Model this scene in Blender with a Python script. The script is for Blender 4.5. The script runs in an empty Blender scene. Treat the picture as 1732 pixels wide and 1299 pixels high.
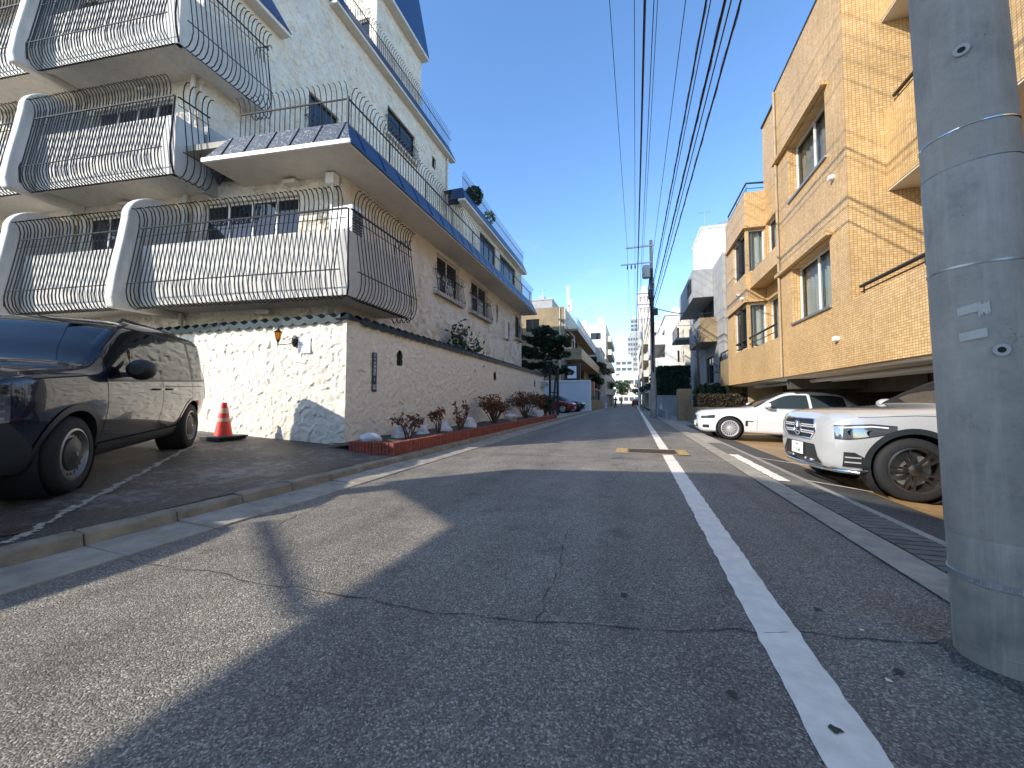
import bpy, bmesh, math, random
import numpy as np
from mathutils import Vector, Matrix
random.seed(7); RNG = np.random.default_rng(7)
SC = bpy.context.scene
COL = SC.collection
R = math.radians
# ---------------------------------------------------------------- camera
EYE = 1.07
F_PX, W_PX = 650.0, 1732.0
phi = math.atan(28.5 / F_PX); yaw = math.atan2(201 / F_PX, 1.001)
fwv = Vector((-math.sin(yaw) * math.cos(phi), math.cos(yaw) * math.cos(phi), math.sin(phi)))
rtv = Vector((math.cos(yaw), math.sin(yaw), 0)); upv = rtv.cross(fwv)
cam = bpy.data.cameras.new('camera'); cam.sensor_fit = 'HORIZONTAL'; cam.sensor_width = 36
cam.lens = F_PX / W_PX * 36; cam.clip_start = 0.05; cam.clip_end = 2000
co = bpy.data.objects.new('camera', cam); COL.objects.link(co)
mw = Matrix((rtv, upv, -fwv)).transposed().to_4x4(); mw.translation = (0, 0, EYE); co.matrix_world = mw
SC.camera = co
# ---------------------------------------------------------------- sky, sun, exposure
SUN = Vector((-1.30, -1.30, 1.0)).normalized()
wd = bpy.data.worlds.new('World'); SC.world = wd; wd.use_nodes = True
nt = wd.node_tree; nt.nodes.clear()
wo = nt.nodes.new('ShaderNodeOutputWorld'); bg = nt.nodes.new('ShaderNodeBackground')
sky = nt.nodes.new('ShaderNodeTexSky'); sky.sky_type = 'NISHITA'; sky.sun_disc = False
sky.sun_elevation = math.asin(SUN.z); sky.sun_rotation = math.atan2(SUN.x, SUN.y) % (2 * math.pi)
sky.air_density = 1.0; sky.dust_density = 0.25; sky.ozone_density = 2.6; sky.altitude = 30
bg.inputs[1].default_value = 0.15
# a few faint wisps of cloud low over the street
tc = nt.nodes.new('ShaderNodeTexCoord'); sep = nt.nodes.new('ShaderNodeSeparateXYZ')
mp = nt.nodes.new('ShaderNodeMapping'); mp.inputs['Scale'].default_value = (5, 5, 14)
nz = nt.nodes.new('ShaderNodeTexNoise'); nz.inputs['Scale'].default_value = 1.3; nz.inputs['Detail'].default_value = 7; nz.inputs['Roughness'].default_value = .6
r1 = nt.nodes.new('ShaderNodeMapRange'); r1.inputs[1].default_value = .56; r1.inputs[2].default_value = .78; r1.inputs[4].default_value = .12
r2 = nt.nodes.new('ShaderNodeMapRange'); r2.inputs[1].default_value = .5; r2.inputs[2].default_value = .15
mu = nt.nodes.new('ShaderNodeMath'); mu.operation = 'MULTIPLY'
mx = nt.nodes.new('ShaderNodeMix'); mx.data_type = 'RGBA'; mx.inputs[7].default_value = (5.6, 5.7, 6.0, 1)
L = nt.links.new
L(tc.outputs['Generated'], sep.inputs[0]); L(tc.outputs['Generated'], mp.inputs[0]); L(mp.outputs[0], nz.inputs['Vector'])
L(nz.outputs['Fac'], r1.inputs[0]); L(sep.outputs['Z'], r2.inputs[0]); L(r1.outputs[0], mu.inputs[0]); L(r2.outputs[0], mu.inputs[1])
hs = nt.nodes.new('ShaderNodeHueSaturation'); hs.inputs['Saturation'].default_value = 1.13; hs.inputs['Hue'].default_value = .502
L(sky.outputs[0], hs.inputs['Color']); L(hs.outputs[0], mx.inputs[6]); L(mu.outputs[0], mx.inputs[0]); L(mx.outputs[2], bg.inputs[0]); L(bg.outputs[0], wo.inputs[0])
sl = bpy.data.lights.new('sun', 'SUN'); sl.energy = 2.45; sl.angle = R(0.7); sl.color = (1.0, .93, .82)
so = bpy.data.objects.new('sun', sl); COL.objects.link(so); so.rotation_euler = SUN.to_track_quat('Z', 'Y').to_euler(); so.location = (-20, -20, 40)
vs = SC.view_settings; vs.view_transform = 'Standard'; vs.look = 'None'; vs.gamma = 1; vs.use_curve_mapping = False; vs.exposure = 1.28
SC.cycles.max_bounces = 8; SC.cycles.diffuse_bounces = 4; SC.cycles.glossy_bounces = 4; SC.cycles.transparent_max_bounces = 12

# ---------------------------------------------------------------- materials
def nodes(m):
    m.use_nodes = True
    t = m.node_tree; t.nodes.clear()
    o = t.nodes.new('ShaderNodeOutputMaterial'); p = t.nodes.new('ShaderNodeBsdfPrincipled')
    t.links.new(p.outputs[0], o.inputs[0])
    return t, p, o
def N(t, ty, **k):
    n = t.nodes.new('ShaderNode' + ty)
    for a, b in k.items():
        if a.startswith('i_'):
            key = a[2:]; key = int(key) if key.isdigit() else key
            n.inputs[key].default_value = b
        else: setattr(n, a, b)
    return n
def ramp(t, pts):
    n = t.nodes.new('ShaderNodeValToRGB'); e = n.color_ramp.elements
    while len(e) < len(pts): e.new(.5)
    for q, (x, c) in zip(e, pts):
        q.position = x; q.color = (*c, 1) if len(c) == 3 else c
    return n
def g3(v): return (v, v, v)
def mul(c, k): return tuple(min(1, x * k) for x in c)
def mat(name, col, rough=.6, metal=0, var=.15, scale=3, bump=0, bscale=60, coat=0, spec=.5, coords='pos', streak=0, detail=5):
    m = bpy.data.materials.new(name); t, p, o = nodes(m); l = t.links.new
    if coords == 'pos': src = N(t, 'NewGeometry').outputs['Position']
    else: src = N(t, 'TexCoord').outputs['Object']
    p.inputs['Roughness'].default_value = rough; p.inputs['Metallic'].default_value = metal
    p.inputs['Coat Weight'].default_value = coat; p.inputs['Coat Roughness'].default_value = .03
    p.inputs['Specular IOR Level'].default_value = spec
    if var:
        n = N(t, 'TexNoise', i_Scale=scale, i_Detail=detail, i_Roughness=.65); l(src, n.inputs['Vector'])
        r = ramp(t, [(.3, mul(col, 1 - var)), (.7, mul(col, 1 + var))]); l(n.outputs['Fac'], r.inputs[0])
        out = r.outputs[0]
        if streak:
            mp = N(t, 'Mapping', i_Scale=(6, 6, .45)); l(src, mp.inputs[0])
            n2 = N(t, 'TexNoise', i_Scale=1.5, i_Detail=6, i_Roughness=.7); l(mp.outputs[0], n2.inputs['Vector'])
            r2 = N(t, 'MapRange', i_1=.48, i_2=.75, i_3=0, i_4=streak); l(n2.outputs['Fac'], r2.inputs[0])
            x = N(t, 'Mix', data_type='RGBA'); x.inputs[7].default_value = (*mul(col, .35), 1)
            l(out, x.inputs[6]); l(r2.outputs[0], x.inputs[0]); out = x.outputs[2]
        l(out, p.inputs['Base Color'])
        rr = N(t, 'MapRange', i_3=max(.02, rough - .08), i_4=min(1, rough + .08)); l(n.outputs['Fac'], rr.inputs[0]); l(rr.outputs[0], p.inputs['Roughness'])
    else: p.inputs['Base Color'].default_value = (*col, 1)
    if bump:
        n = N(t, 'TexNoise', i_Scale=bscale, i_Detail=4); l(src, n.inputs['Vector'])
        b = N(t, 'Bump', i_Strength=.6, i_Distance=bump); l(n.outputs['Fac'], b.inputs['Height']); l(b.outputs[0], p.inputs['Normal'])
    return m
def stucco(name, col, cell=9, depth=.035, dirt=.25):
    m = bpy.data.materials.new(name); t, p, o = nodes(m); l = t.links.new
    pos = N(t, 'NewGeometry').outputs['Position']
    nz = N(t, 'TexNoise', i_Scale=5, i_Detail=3); l(pos, nz.inputs['Vector'])
    sb = N(t, 'VectorMath', operation='SUBTRACT'); sb.inputs[1].default_value = (.5, .5, .5); l(nz.outputs['Color'], sb.inputs[0])
    sc = N(t, 'VectorMath', operation='SCALE'); sc.inputs['Scale'].default_value = .28; l(sb.outputs[0], sc.inputs[0])
    ad = N(t, 'VectorMath', operation='ADD'); l(pos, ad.inputs[0]); l(sc.outputs[0], ad.inputs[1])
    v = N(t, 'TexVoronoi', i_Scale=cell); l(ad.outputs[0], v.inputs['Vector'])
    df = N(t, 'VectorMath', operation='SUBTRACT'); l(ad.outputs[0], df.inputs[0]); l(v.outputs['Position'], df.inputs[1])
    c2 = N(t, 'VectorMath', operation='SUBTRACT'); c2.inputs[1].default_value = (.5, .5, .5); l(v.outputs['Color'], c2.inputs[0])
    dt = N(t, 'VectorMath', operation='DOT_PRODUCT'); l(df.outputs[0], dt.inputs[0]); l(c2.outputs[0], dt.inputs[1])
    ml = N(t, 'Math', operation='MULTIPLY', i_1=cell * 1.4); l(dt.outputs['Value'], ml.inputs[0])
    f = N(t, 'TexNoise', i_Scale=45, i_Detail=3); l(pos, f.inputs['Vector'])
    fm = N(t, 'Math', operation='MULTIPLY_ADD', i_1=.16); l(f.outputs['Fac'], fm.inputs[0]); l(ml.outputs[0], fm.inputs[2])
    b = N(t, 'Bump', i_Strength=.9, i_Distance=depth); l(fm.outputs[0], b.inputs['Height']); l(b.outputs[0], p.inputs['Normal'])
    big = N(t, 'TexNoise', i_Scale=.9, i_Detail=6, i_Roughness=.7); l(pos, big.inputs['Vector'])
    r = ramp(t, [(.3, mul(col, 1 - dirt)), (.6, col), (.8, mul(col, 1.04))]); l(big.outputs['Fac'], r.inputs[0]); l(r.outputs[0], p.inputs['Base Color'])
    p.inputs['Roughness'].default_value = .85; p.inputs['Specular IOR Level'].default_value = .25
    return m
def asphalt(name, base, tint=(1, 1, 1), spk=.5, wet=0, patch=False, track=False):
    m = bpy.data.materials.new(name); t, p, o = nodes(m); l = t.links.new
    pos = N(t, 'NewGeometry').outputs['Position']
    v = N(t, 'TexVoronoi', i_Scale=150); l(pos, v.inputs['Vector'])
    rs = ramp(t, [(0, mul(tint, base * .45)), (.35, mul(tint, base * .8)), (.72, mul(tint, base * 1.15)), (.9, mul(tint, base * 1.7)), (1, mul((1, .93, .80), base * 2.3))])
    sp = N(t, 'SeparateColor'); l(v.outputs['Color'], sp.inputs[0]); l(sp.outputs[0], rs.inputs[0])
    n = N(t, 'TexNoise', i_Scale=1.1, i_Detail=8, i_Roughness=.72); l(pos, n.inputs['Vector'])
    rm = ramp(t, [(.25, g3(.62)), (.5, g3(1)), (.78, g3(1.35))]); l(n.outputs['Fac'], rm.inputs[0])
    x = N(t, 'Mix', data_type='RGBA', blend_type='MULTIPLY'); x.inputs[0].default_value = 1
    l(rs.outputs[0], x.inputs[6]); l(rm.outputs[0], x.inputs[7]); l(x.outputs[2], p.inputs['Base Color'])
    if track:  # wheel tracks and long stains running down the road
        mt = N(t, 'Mapping', i_Scale=(1.5, .13, 1)); l(pos, mt.inputs[0]); n6 = N(t, 'TexNoise', i_Scale=1.0, i_Detail=5, i_Roughness=.6); l(mt.outputs[0], n6.inputs['Vector'])
        r6 = ramp(t, [(.3, g3(.78)), (.5, g3(1)), (.72, g3(1.2))]); l(n6.outputs['Fac'], r6.inputs[0]); x6 = N(t, 'Mix', data_type='RGBA', blend_type='MULTIPLY'); x6.inputs[0].default_value = 1
        n7 = N(t, 'TexNoise', i_Scale=2.6, i_Detail=3); l(pos, n7.inputs['Vector']); r7 = ramp(t, [(.28, g3(.55)), (.40, g3(1))]); l(n7.outputs['Fac'], r7.inputs[0]); x7 = N(t, 'Mix', data_type='RGBA', blend_type='MULTIPLY'); x7.inputs[0].default_value = .7
        l(x.outputs[2], x6.inputs[6]); l(r6.outputs[0], x6.inputs[7]); l(x6.outputs[2], x7.inputs[6]); l(r7.outputs[0], x7.inputs[7]); l(x7.outputs[2], p.inputs['Base Color'])
    if patch:  # worn pale scuffs in the old surface
        n4 = N(t, 'TexNoise', i_Scale=7, i_Detail=9, i_Roughness=.8); l(pos, n4.inputs['Vector']); n5 = N(t, 'TexNoise', i_Scale=.9, i_Detail=2); l(pos, n5.inputs['Vector'])
        a5 = N(t, 'Math', operation='MULTIPLY_ADD', i_1=.55); l(n5.outputs['Fac'], a5.inputs[0]); l(n4.outputs['Fac'], a5.inputs[2]); m5 = N(t, 'MapRange', i_1=.78, i_2=.95, i_3=0, i_4=.75); l(a5.outputs[0], m5.inputs[0])
        y5 = N(t, 'Mix', data_type='RGBA'); y5.inputs[7].default_value = (.30, .28, .25, 1); l(m5.outputs[0], y5.inputs[0]); l(x.outputs[2], y5.inputs[6]); l(y5.outputs[2], p.inputs['Base Color'])
    b = N(t, 'Bump', i_Strength=.7, i_Distance=.006); l(v.outputs['Distance'], b.inputs['Height']); b.invert = True; l(b.outputs[0], p.inputs['Normal'])
    rr = ramp(t, [(.3, g3(.55 - wet)), (.7, g3(.85 - wet))]); l(n.outputs['Fac'], rr.inputs[0]); l(rr.outputs[0], p.inputs['Roughness'])
    p.inputs['Specular IOR Level'].default_value = .35
    return m
def tiles(name, c1, c2, joint, tw, th, mortar=.004, rough=.45, flat=False, bump=.004, var2=.35):
    m = bpy.data.materials.new(name); t, p, o = nodes(m); l = t.links.new
    pos = N(t, 'NewGeometry').outputs['Position']; s = N(t, 'SeparateXYZ'); l(pos, s.inputs[0])
    cb = N(t, 'CombineXYZ')
    if flat: l(s.outputs[0], cb.inputs[0]); l(s.outputs[1], cb.inputs[1])
    else:
        a = N(t, 'Math', operation='ADD'); l(s.outputs[0], a.inputs[0]); l(s.outputs[1], a.inputs[1]); l(a.outputs[0], cb.inputs[0]); l(s.outputs[2], cb.inputs[1])
    br = N(t, 'TexBrick', offset=0, squash=1); l(cb.outputs[0], br.inputs['Vector'])
    br.inputs['Scale'].default_value = 1; br.inputs['Brick Width'].default_value = tw; br.inputs['Row Height'].default_value = th
    br.inputs['Mortar Size'].default_value = mortar; br.inputs['Mortar Smooth'].default_value = .1; br.inputs['Bias'].default_value = 0
    br.inputs['Color1'].default_value = (*c1, 1); br.inputs['Color2'].default_value = (*c2, 1); br.inputs['Mortar'].default_value = (*joint, 1)
    big = N(t, 'TexNoise', i_Scale=.8, i_Detail=5, i_Roughness=.7); l(pos, big.inputs['Vector'])
    rm = ramp(t, [(.3, g3(1 - var2)), (.65, g3(1.05))]); l(big.outputs['Fac'], rm.inputs[0])
    x = N(t, 'Mix', data_type='RGBA', blend_type='MULTIPLY'); x.inputs[0].default_value = 1
    l(br.outputs['Color'], x.inputs[6]); l(rm.outputs[0], x.inputs[7]); l(x.outputs[2], p.inputs['Base Color'])
    if not flat:  # rain streaks and soiling
        mp = N(t, 'Mapping', i_Scale=(5, 5, .35)); l(pos, mp.inputs[0]); n2 = N(t, 'TexNoise', i_Scale=1.2, i_Detail=6, i_Roughness=.7); l(mp.outputs[0], n2.inputs['Vector'])
        r2 = ramp(t, [(.42, g3(1)), (.72, g3(.68))]); l(n2.outputs['Fac'], r2.inputs[0]); w = N(t, 'TexWhiteNoise', noise_dimensions='2D')
        x2 = N(t, 'Mix', data_type='RGBA', blend_type='MULTIPLY'); x2.inputs[0].default_value = .4; l(x.outputs[2], x2.inputs[6]); l(r2.outputs[0], x2.inputs[7]); l(x2.outputs[2], p.inputs['Base Color'])
    p.inputs['Roughness'].default_value = rough
    b = N(t, 'Bump', i_Strength=.6, i_Distance=bump); b.invert = True; l(br.outputs['Fac'], b.inputs['Height']); l(b.outputs[0], p.inputs['Normal'])
    return m
def glass(name, tint=(.55, .62, .66), trans=.55, dark=(.015, .02, .025), lo=0):
    m = bpy.data.materials.new(name); t, p, o = nodes(m); l = t.links.new
    p.inputs['Base Color'].default_value = (*dark, 1); p.inputs['Roughness'].default_value = .02; p.inputs['Specular IOR Level'].default_value = .8
    tr = N(t, 'BsdfTransparent'); tr.inputs[0].default_value = (*tint, 1)
    lw = N(t, 'LayerWeight', i_Blend=.25); mr = N(t, 'MapRange', i_1=0, i_2=1, i_3=trans, i_4=lo); l(lw.outputs['Facing'], mr.inputs[0])
    x = N(t, 'MixShader'); l(mr.outputs[0], x.inputs[0]); l(p.outputs[0], x.inputs[1]); l(tr.outputs[0], x.inputs[2]); l(x.outputs[0], o.inputs[0])
    return m
def paint(name, col, metal=0, rough=.35, coat=1.0, flake=0, spec=.5):
    m = bpy.data.materials.new(name); t, p, o = nodes(m); l = t.links.new
    p.inputs['Base Color'].default_value = (*col, 1); p.inputs['Metallic'].default_value = metal; p.inputs['Roughness'].default_value = rough
    p.inputs['Coat Weight'].default_value = coat; p.inputs['Coat Roughness'].default_value = .02; p.inputs['Specular IOR Level'].default_value = spec
    s = N(t, 'TexCoord').outputs['Object']; n = N(t, 'TexNoise', i_Scale=2.2, i_Detail=2); l(s, n.inputs['Vector'])
    b = N(t, 'Bump', i_Strength=.04, i_Distance=.02); l(n.outputs['Fac'], b.inputs['Height']); l(b.outputs[0], p.inputs['Coat Normal'])
    return m
def pole_mat(name):
    m = bpy.data.materials.new(name); t, p, o = nodes(m); l = t.links.new
    pos = N(t, 'NewGeometry').outputs['Position']
    n = N(t, 'TexNoise', i_Scale=3, i_Detail=9, i_Roughness=.75); l(pos, n.inputs['Vector'])
    r = ramp(t, [(.25, (.19, .18, .165)), (.45, (.34, .325, .29)), (.62, (.42, .40, .355)), (.8, (.52, .49, .42))]); l(n.outputs['Fac'], r.inputs[0])
    v = N(t, 'TexVoronoi', i_Scale=55); l(pos, v.inputs['Vector']); n2 = N(t, 'TexNoise', i_Scale=8, i_Detail=4); l(pos, n2.inputs['Vector'])
    pit = N(t, 'Math', operation='MULTIPLY_ADD', i_1=.9); l(n2.outputs['Fac'], pit.inputs[0]); l(v.outputs['Distance'], pit.inputs[2])
    pr = N(t, 'MapRange', i_1=.42, i_2=.52, i_3=.45, i_4=1); l(pit.outputs[0], pr.inputs[0])
    x = N(t, 'Mix', data_type='RGBA', blend_type='MULTIPLY'); x.inputs[0].default_value = 1; l(r.outputs[0], x.inputs[6]); l(pr.outputs[0], x.inputs[7])
    # mossy, stained foot of the pole
    s = N(t, 'SeparateXYZ'); l(pos, s.inputs[0]); wob = N(t, 'Math', operation='MULTIPLY_ADD', i_1=.35); l(n.outputs['Fac'], wob.inputs[0]); l(s.outputs[2], wob.inputs[2])
    mr = N(t, 'MapRange', i_1=.5, i_2=.74, i_3=.75, i_4=0); l(wob.outputs[0], mr.inputs[0])
    y = N(t, 'Mix', data_type='RGBA'); l(mr.outputs[0], y.inputs[0]); l(x.outputs[2], y.inputs[6])
    mo = ramp(t, [(.3, (.13, .14, .12)), (.6, (.27, .27, .22)), (.8, (.36, .34, .27))]); l(n2.outputs['Fac'], mo.inputs[0]); l(mo.outputs[0], y.inputs[7])
    mp = N(t, 'Mapping', i_Scale=(9, 9, .6)); l(pos, mp.inputs[0]); n3 = N(t, 'TexNoise', i_Scale=2, i_Detail=6, i_Roughness=.7); l(mp.outputs[0], n3.inputs['Vector'])
    sr = N(t, 'MapRange', i_1=.5, i_2=.8, i_3=0, i_4=.6); l(n3.outputs['Fac'], sr.inputs[0])
    z = N(t, 'Mix', data_type='RGBA'); z.inputs[7].default_value = (.55, .53, .48, 1); l(sr.outputs[0], z.inputs[0]); l(y.outputs[2], z.inputs[6]); l(z.outputs[2], p.inputs['Base Color'])
    b = N(t, 'Bump', i_Strength=.5, i_Distance=.006); l(n.outputs['Fac'], b.inputs['Height']); l(b.outputs[0], p.inputs['Normal'])
    p.inputs['Roughness'].default_value = .7
    return m
def leafmat(name, c1, c2, trans=.25):
    m = bpy.data.materials.new(name); t, p, o = nodes(m); l = t.links.new
    pos = N(t, 'NewGeometry').outputs['Position']; n = N(t, 'TexNoise', i_Scale=14, i_Detail=2); l(pos, n.inputs['Vector'])
    r = ramp(t, [(.35, c1), (.65, c2)]); l(n.outputs['Fac'], r.inputs[0]); l(r.outputs[0], p.inputs['Base Color']); p.inputs['Roughness'].default_value = .55
    td = N(t, 'BsdfTranslucent'); l(r.outputs[0], td.inputs[0]); x = N(t, 'MixShader'); x.inputs[0].default_value = trans
    l(p.outputs[0], x.inputs[1]); l(td.outputs[0], x.inputs[2]); l(x.outputs[0], o.inputs[0])
    return m
def emit(name, col, k):
    m = bpy.data.materials.new(name); t, p, o = nodes(m)
    p.inputs['Base Color'].default_value = (*col, 1); p.inputs['Emission Color'].default_value = (*col, 1); p.inputs['Emission Strength'].default_value = k
    return m
M = dict(
 stucco=stucco('white stucco', (.86, .80, .69)), stucco_b=stucco('building stucco', (.90, .81, .67), cell=4.5, depth=.22, dirt=.15),
 white=mat('white render', (.68, .645, .58), .7, var=.08, scale=2, streak=.38), wpaint=mat('white paint', (.80, .79, .76), .5, var=.05, scale=8),
 fin=mat('fin render', (.70, .66, .59), .75, var=.08, scale=3, streak=.3),
 iron=mat('wrought iron', (.010, .010, .012), .55, metal=0, var=.2, scale=20), blue=mat('blue metal roof', (.013, .05, .135), .38, metal=.25, var=.15, scale=1.5),
 slate=None, asphalt=asphalt('asphalt', .22, (1, .88, .70), track=True), park=asphalt('parking asphalt', .085, (1, .80, .62), wet=.12, patch=True), aspr=asphalt('apron asphalt', .09, (1, .94, .86)),
 line=mat('road paint', (.88, .80, .66), .6, var=.12, scale=9, bump=.002, bscale=120), concrete=mat('concrete', (.40, .36, .29), .85, var=.25, scale=3, bump=.004, bscale=60),
 kerb=mat('kerb concrete', (.28, .235, .165), .9, var=.35, scale=5, bump=.006, bscale=45), gutter=mat('gutter concrete', (.36, .315, .245), .85, var=.3, scale=4, bump=.004, bscale=60),
 brick=mat('planter brick', (.27, .062, .04), .6, var=.35, scale=9, bump=.003, bscale=70), mortar=mat('mortar', (.16, .13, .11), .9, var=.2),
 coping=mat('glazed coping tile', (.007, .02, .026), .4, var=.5, scale=5, spec=.25), soil=mat('soil', (.09, .07, .05), .95, var=.4, scale=14, bump=.02, bscale=25),
 rock=mat('white rock', (.62, .62, .62), .8, var=.2, scale=9, bump=.02, bscale=14), twig=mat('dry twig', (.10, .065, .045), .85, var=.3, scale=20),
 drylf=leafmat('dry leaves', (.16, .06, .025), (.24, .10, .04)), redlf=leafmat('red leaves', (.13, .05, .03), (.2, .095, .045)),
 grnlf=leafmat('dark leaves', (.02, .045, .018), (.05, .09, .03)), pinelf=leafmat('pine leaves', (.012, .03, .014), (.03, .06, .025)), hedgelf=leafmat('hedge leaves', (.012, .04, .02), (.02, .06, .03)), brnhedge=leafmat('brown hedge', (.045, .04, .025), (.08, .06, .035)),
 bark=mat('bark', (.09, .07, .055), .9, var=.3, scale=12, bump=.02, bscale=20),
 ochre=tiles('ochre mosaic tile', (.60, .38, .15), (.78, .53, .26), (.27, .16, .07), .062, .046, bump=.002, var2=.18), ochre_flat=tiles('ochre paving tile', (.50, .29, .11), (.62, .39, .17), (.2, .12, .05), .10, .05, flat=True, var2=.4),
 tan=tiles('tan tile', (.36, .26, .14), (.42, .31, .17), (.22, .16, .09), .2, .07), tanwall=mat('tan wall', (.40, .31, .19), .8, var=.12, streak=.2),
 soffit=mat('painted soffit', (.66, .61, .53), .8, var=.08, streak=.1), dark=mat('dark interior', (.02, .02, .02), .8, var=.1), gshade=mat('garage painted shade', (.035, .032, .028), .9, var=.3), gshade_conc=mat('shade-toned garage concrete', (.06, .054, .045), .9, var=.3),  # both dark garage tones carry the deep shade in their colour
 alu=mat('aluminium', (.55, .55, .54), .35, metal=.9, var=.05), alufr=mat('white aluminium frame', (.72, .71, .68), .4, var=.04), darkfr=mat('bronze frame', (.05, .045, .04), .4, metal=.5, var=.1),
 glass=glass('window glass'), dglass=glass('dark window glass', trans=.25), carglass=glass('car glass', (.35, .43, .46), .6), cglass=glass('curtained window glass', (.85, .88, .88), .93, lo=.45), curtain=mat('curtain', (.78, .76, .70), .9, var=.06, scale=3), bcurt=mat('beige curtain', (.58, .48, .36), .9, var=.06),
 pole=pole_mat('pole concrete'), steel=mat('galvanised steel', (.42, .44, .45), .4, metal=.8, var=.2, scale=12), cable=mat('cable', (.012, .012, .014), .6, var=.1), tape=mat('tape', (.52, .53, .49), .7, var=.1, scale=30), plastic=mat('grey plastic', (.45, .46, .45), .5, var=.05),
 rubber=mat('tyre rubber', (.013, .013, .013), .8, var=.2, scale=25, coords='o', bump=.002, bscale=80), chrome=mat('chrome', (.75, .76, .78), .12, metal=1, var=0), blackpl=mat('black plastic', (.022, .022, .024), .5, var=.1, coords='o'), bumper=mat('bumper plastic', (.02, .025, .028), .45, var=.15, coords='o'), gunmetal=mat('gunmetal alloy', (.16, .14, .125), .3, metal=.9, var=.05, coords='o'), silver=mat('silver alloy', (.66, .66, .67), .35, metal=.35, var=.05, coords='o'), steelw=mat('grey wheel steel', (.30, .29, .26), .4, metal=.6, var=.15, coords='o'),
 band=mat('window band', (.10, .12, .14), .15, var=.1), navy=paint('dark navy paint', (.006, .011, .024), rough=.2, coat=.8, spec=.15), whitecar=paint('white car paint', (.72, .74, .76), rough=.3), silvercar=paint('silver car paint', (.55, .55, .54), metal=.25, rough=.32), redcar=paint('red car paint', (.28, .008, .016), rough=.3), greycar=paint('grey car paint', (.12, .125, .13), metal=.5, rough=.3), blackcar=paint('black car paint', (.008, .01, .011), rough=.25),
 cone=mat('cone plastic', (.68, .045, .025), .45, var=.12, scale=15), cband=mat('cone band', (.62, .36, .26), .6, var=.15, scale=25), plate=mat('plate', (.80, .81, .78), .5, var=.02), green=mat('plate green', (.02, .13, .06), .6, var=0),
 signblue=mat('street plate blue', (.012, .03, .07), .35, var=.1), signwhite=mat('plate lettering', (.75, .77, .8), .5, var=0), amber=None, yellow=mat('yellow road paint', (.46, .31, .10), .65, var=.5, scale=14), grate=mat('rusty grate', (.12, .075, .05), .6, metal=.6, var=.35, scale=20), slot=mat('drain cover concrete', (.16, .145, .12), .85, var=.35, scale=5, bump=.004, bscale=60), crack=mat('crack', (.07, .062, .05), .95, var=.2),
 greyconc=mat('grey board concrete', (.36, .36, .355), .8, var=.15, scale=1.2, streak=.3), creamw=mat('cream wall', (.72, .66, .54), .8, var=.08, streak=.12), whitew=mat('far white wall', (.74, .73, .70), .8, var=.06, streak=.1), greyw=mat('far grey wall', (.40, .41, .41), .8, var=.1, streak=.15), wornline=mat('worn bay paint', (.42, .38, .31), .8, var=.4, scale=25), pinkband=mat('pink haze-paled band', (.50, .45, .43), .6, var=.1), pinkw=mat('pale pink wall', (.66, .58, .54), .8, var=.06, streak=.1), greencop=mat('green copper', (.08, .28, .23), .5, var=.2), panelw=mat('white garage panel', (.62, .66, .72), .6, var=.05, scale=1), cloth1=mat('dark cloth', (.03, .03, .04), .9, var=.1), cloth2=mat('grey cloth', (.3, .3, .33), .9, var=.1), skin=mat('skin', (.45, .27, .19), .6, var=.05), terracotta=mat('terracotta', (.45, .2, .12), .8, var=.15), lamp=mat('lamp shade', (.12, .12, .13), .4, metal=.5, var=.1), ground=mat('ground', (.16, .15, .14), .95, var=.2, scale=.5), glassw=mat('pale blue cladding', (.45, .52, .56), .4, var=.08), bldb=mat('shade block render', (.74, .66, .54), .85, var=.1), light=mat('lamp lens', (.30, .32, .35), .08, metal=.8, var=0), orange=mat('indicator', (.7, .25, .05), .3, var=0), redl=mat('rear lamp', (.4, .02, .02), .2, var=0), poster=mat('white board', (.78, .79, .82), .6, var=.03))
M['amber'] = glass('amber glass', (.95, .55, .06), .75, (.25, .12, .01))
m = bpy.data.materials.new('slate granules'); t, p, o = nodes(m); v = N(t, 'TexVoronoi', i_Scale=40); t.links.new(N(t, 'NewGeometry').outputs['Position'], v.inputs['Vector'])
s_ = N(t, 'SeparateColor'); t.links.new(v.outputs['Color'], s_.inputs[0]); r_ = ramp(t, [(0, (.035, .045, .06)), (.8, (.09, .105, .13)), (.93, (.16, .18, .2)), (1, (.45, .47, .5))]); t.links.new(s_.outputs[0], r_.inputs[0]); t.links.new(r_.outputs[0], p.inputs['Base Color']); p.inputs['Roughness'].default_value = .6
M['slate'] = m
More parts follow.
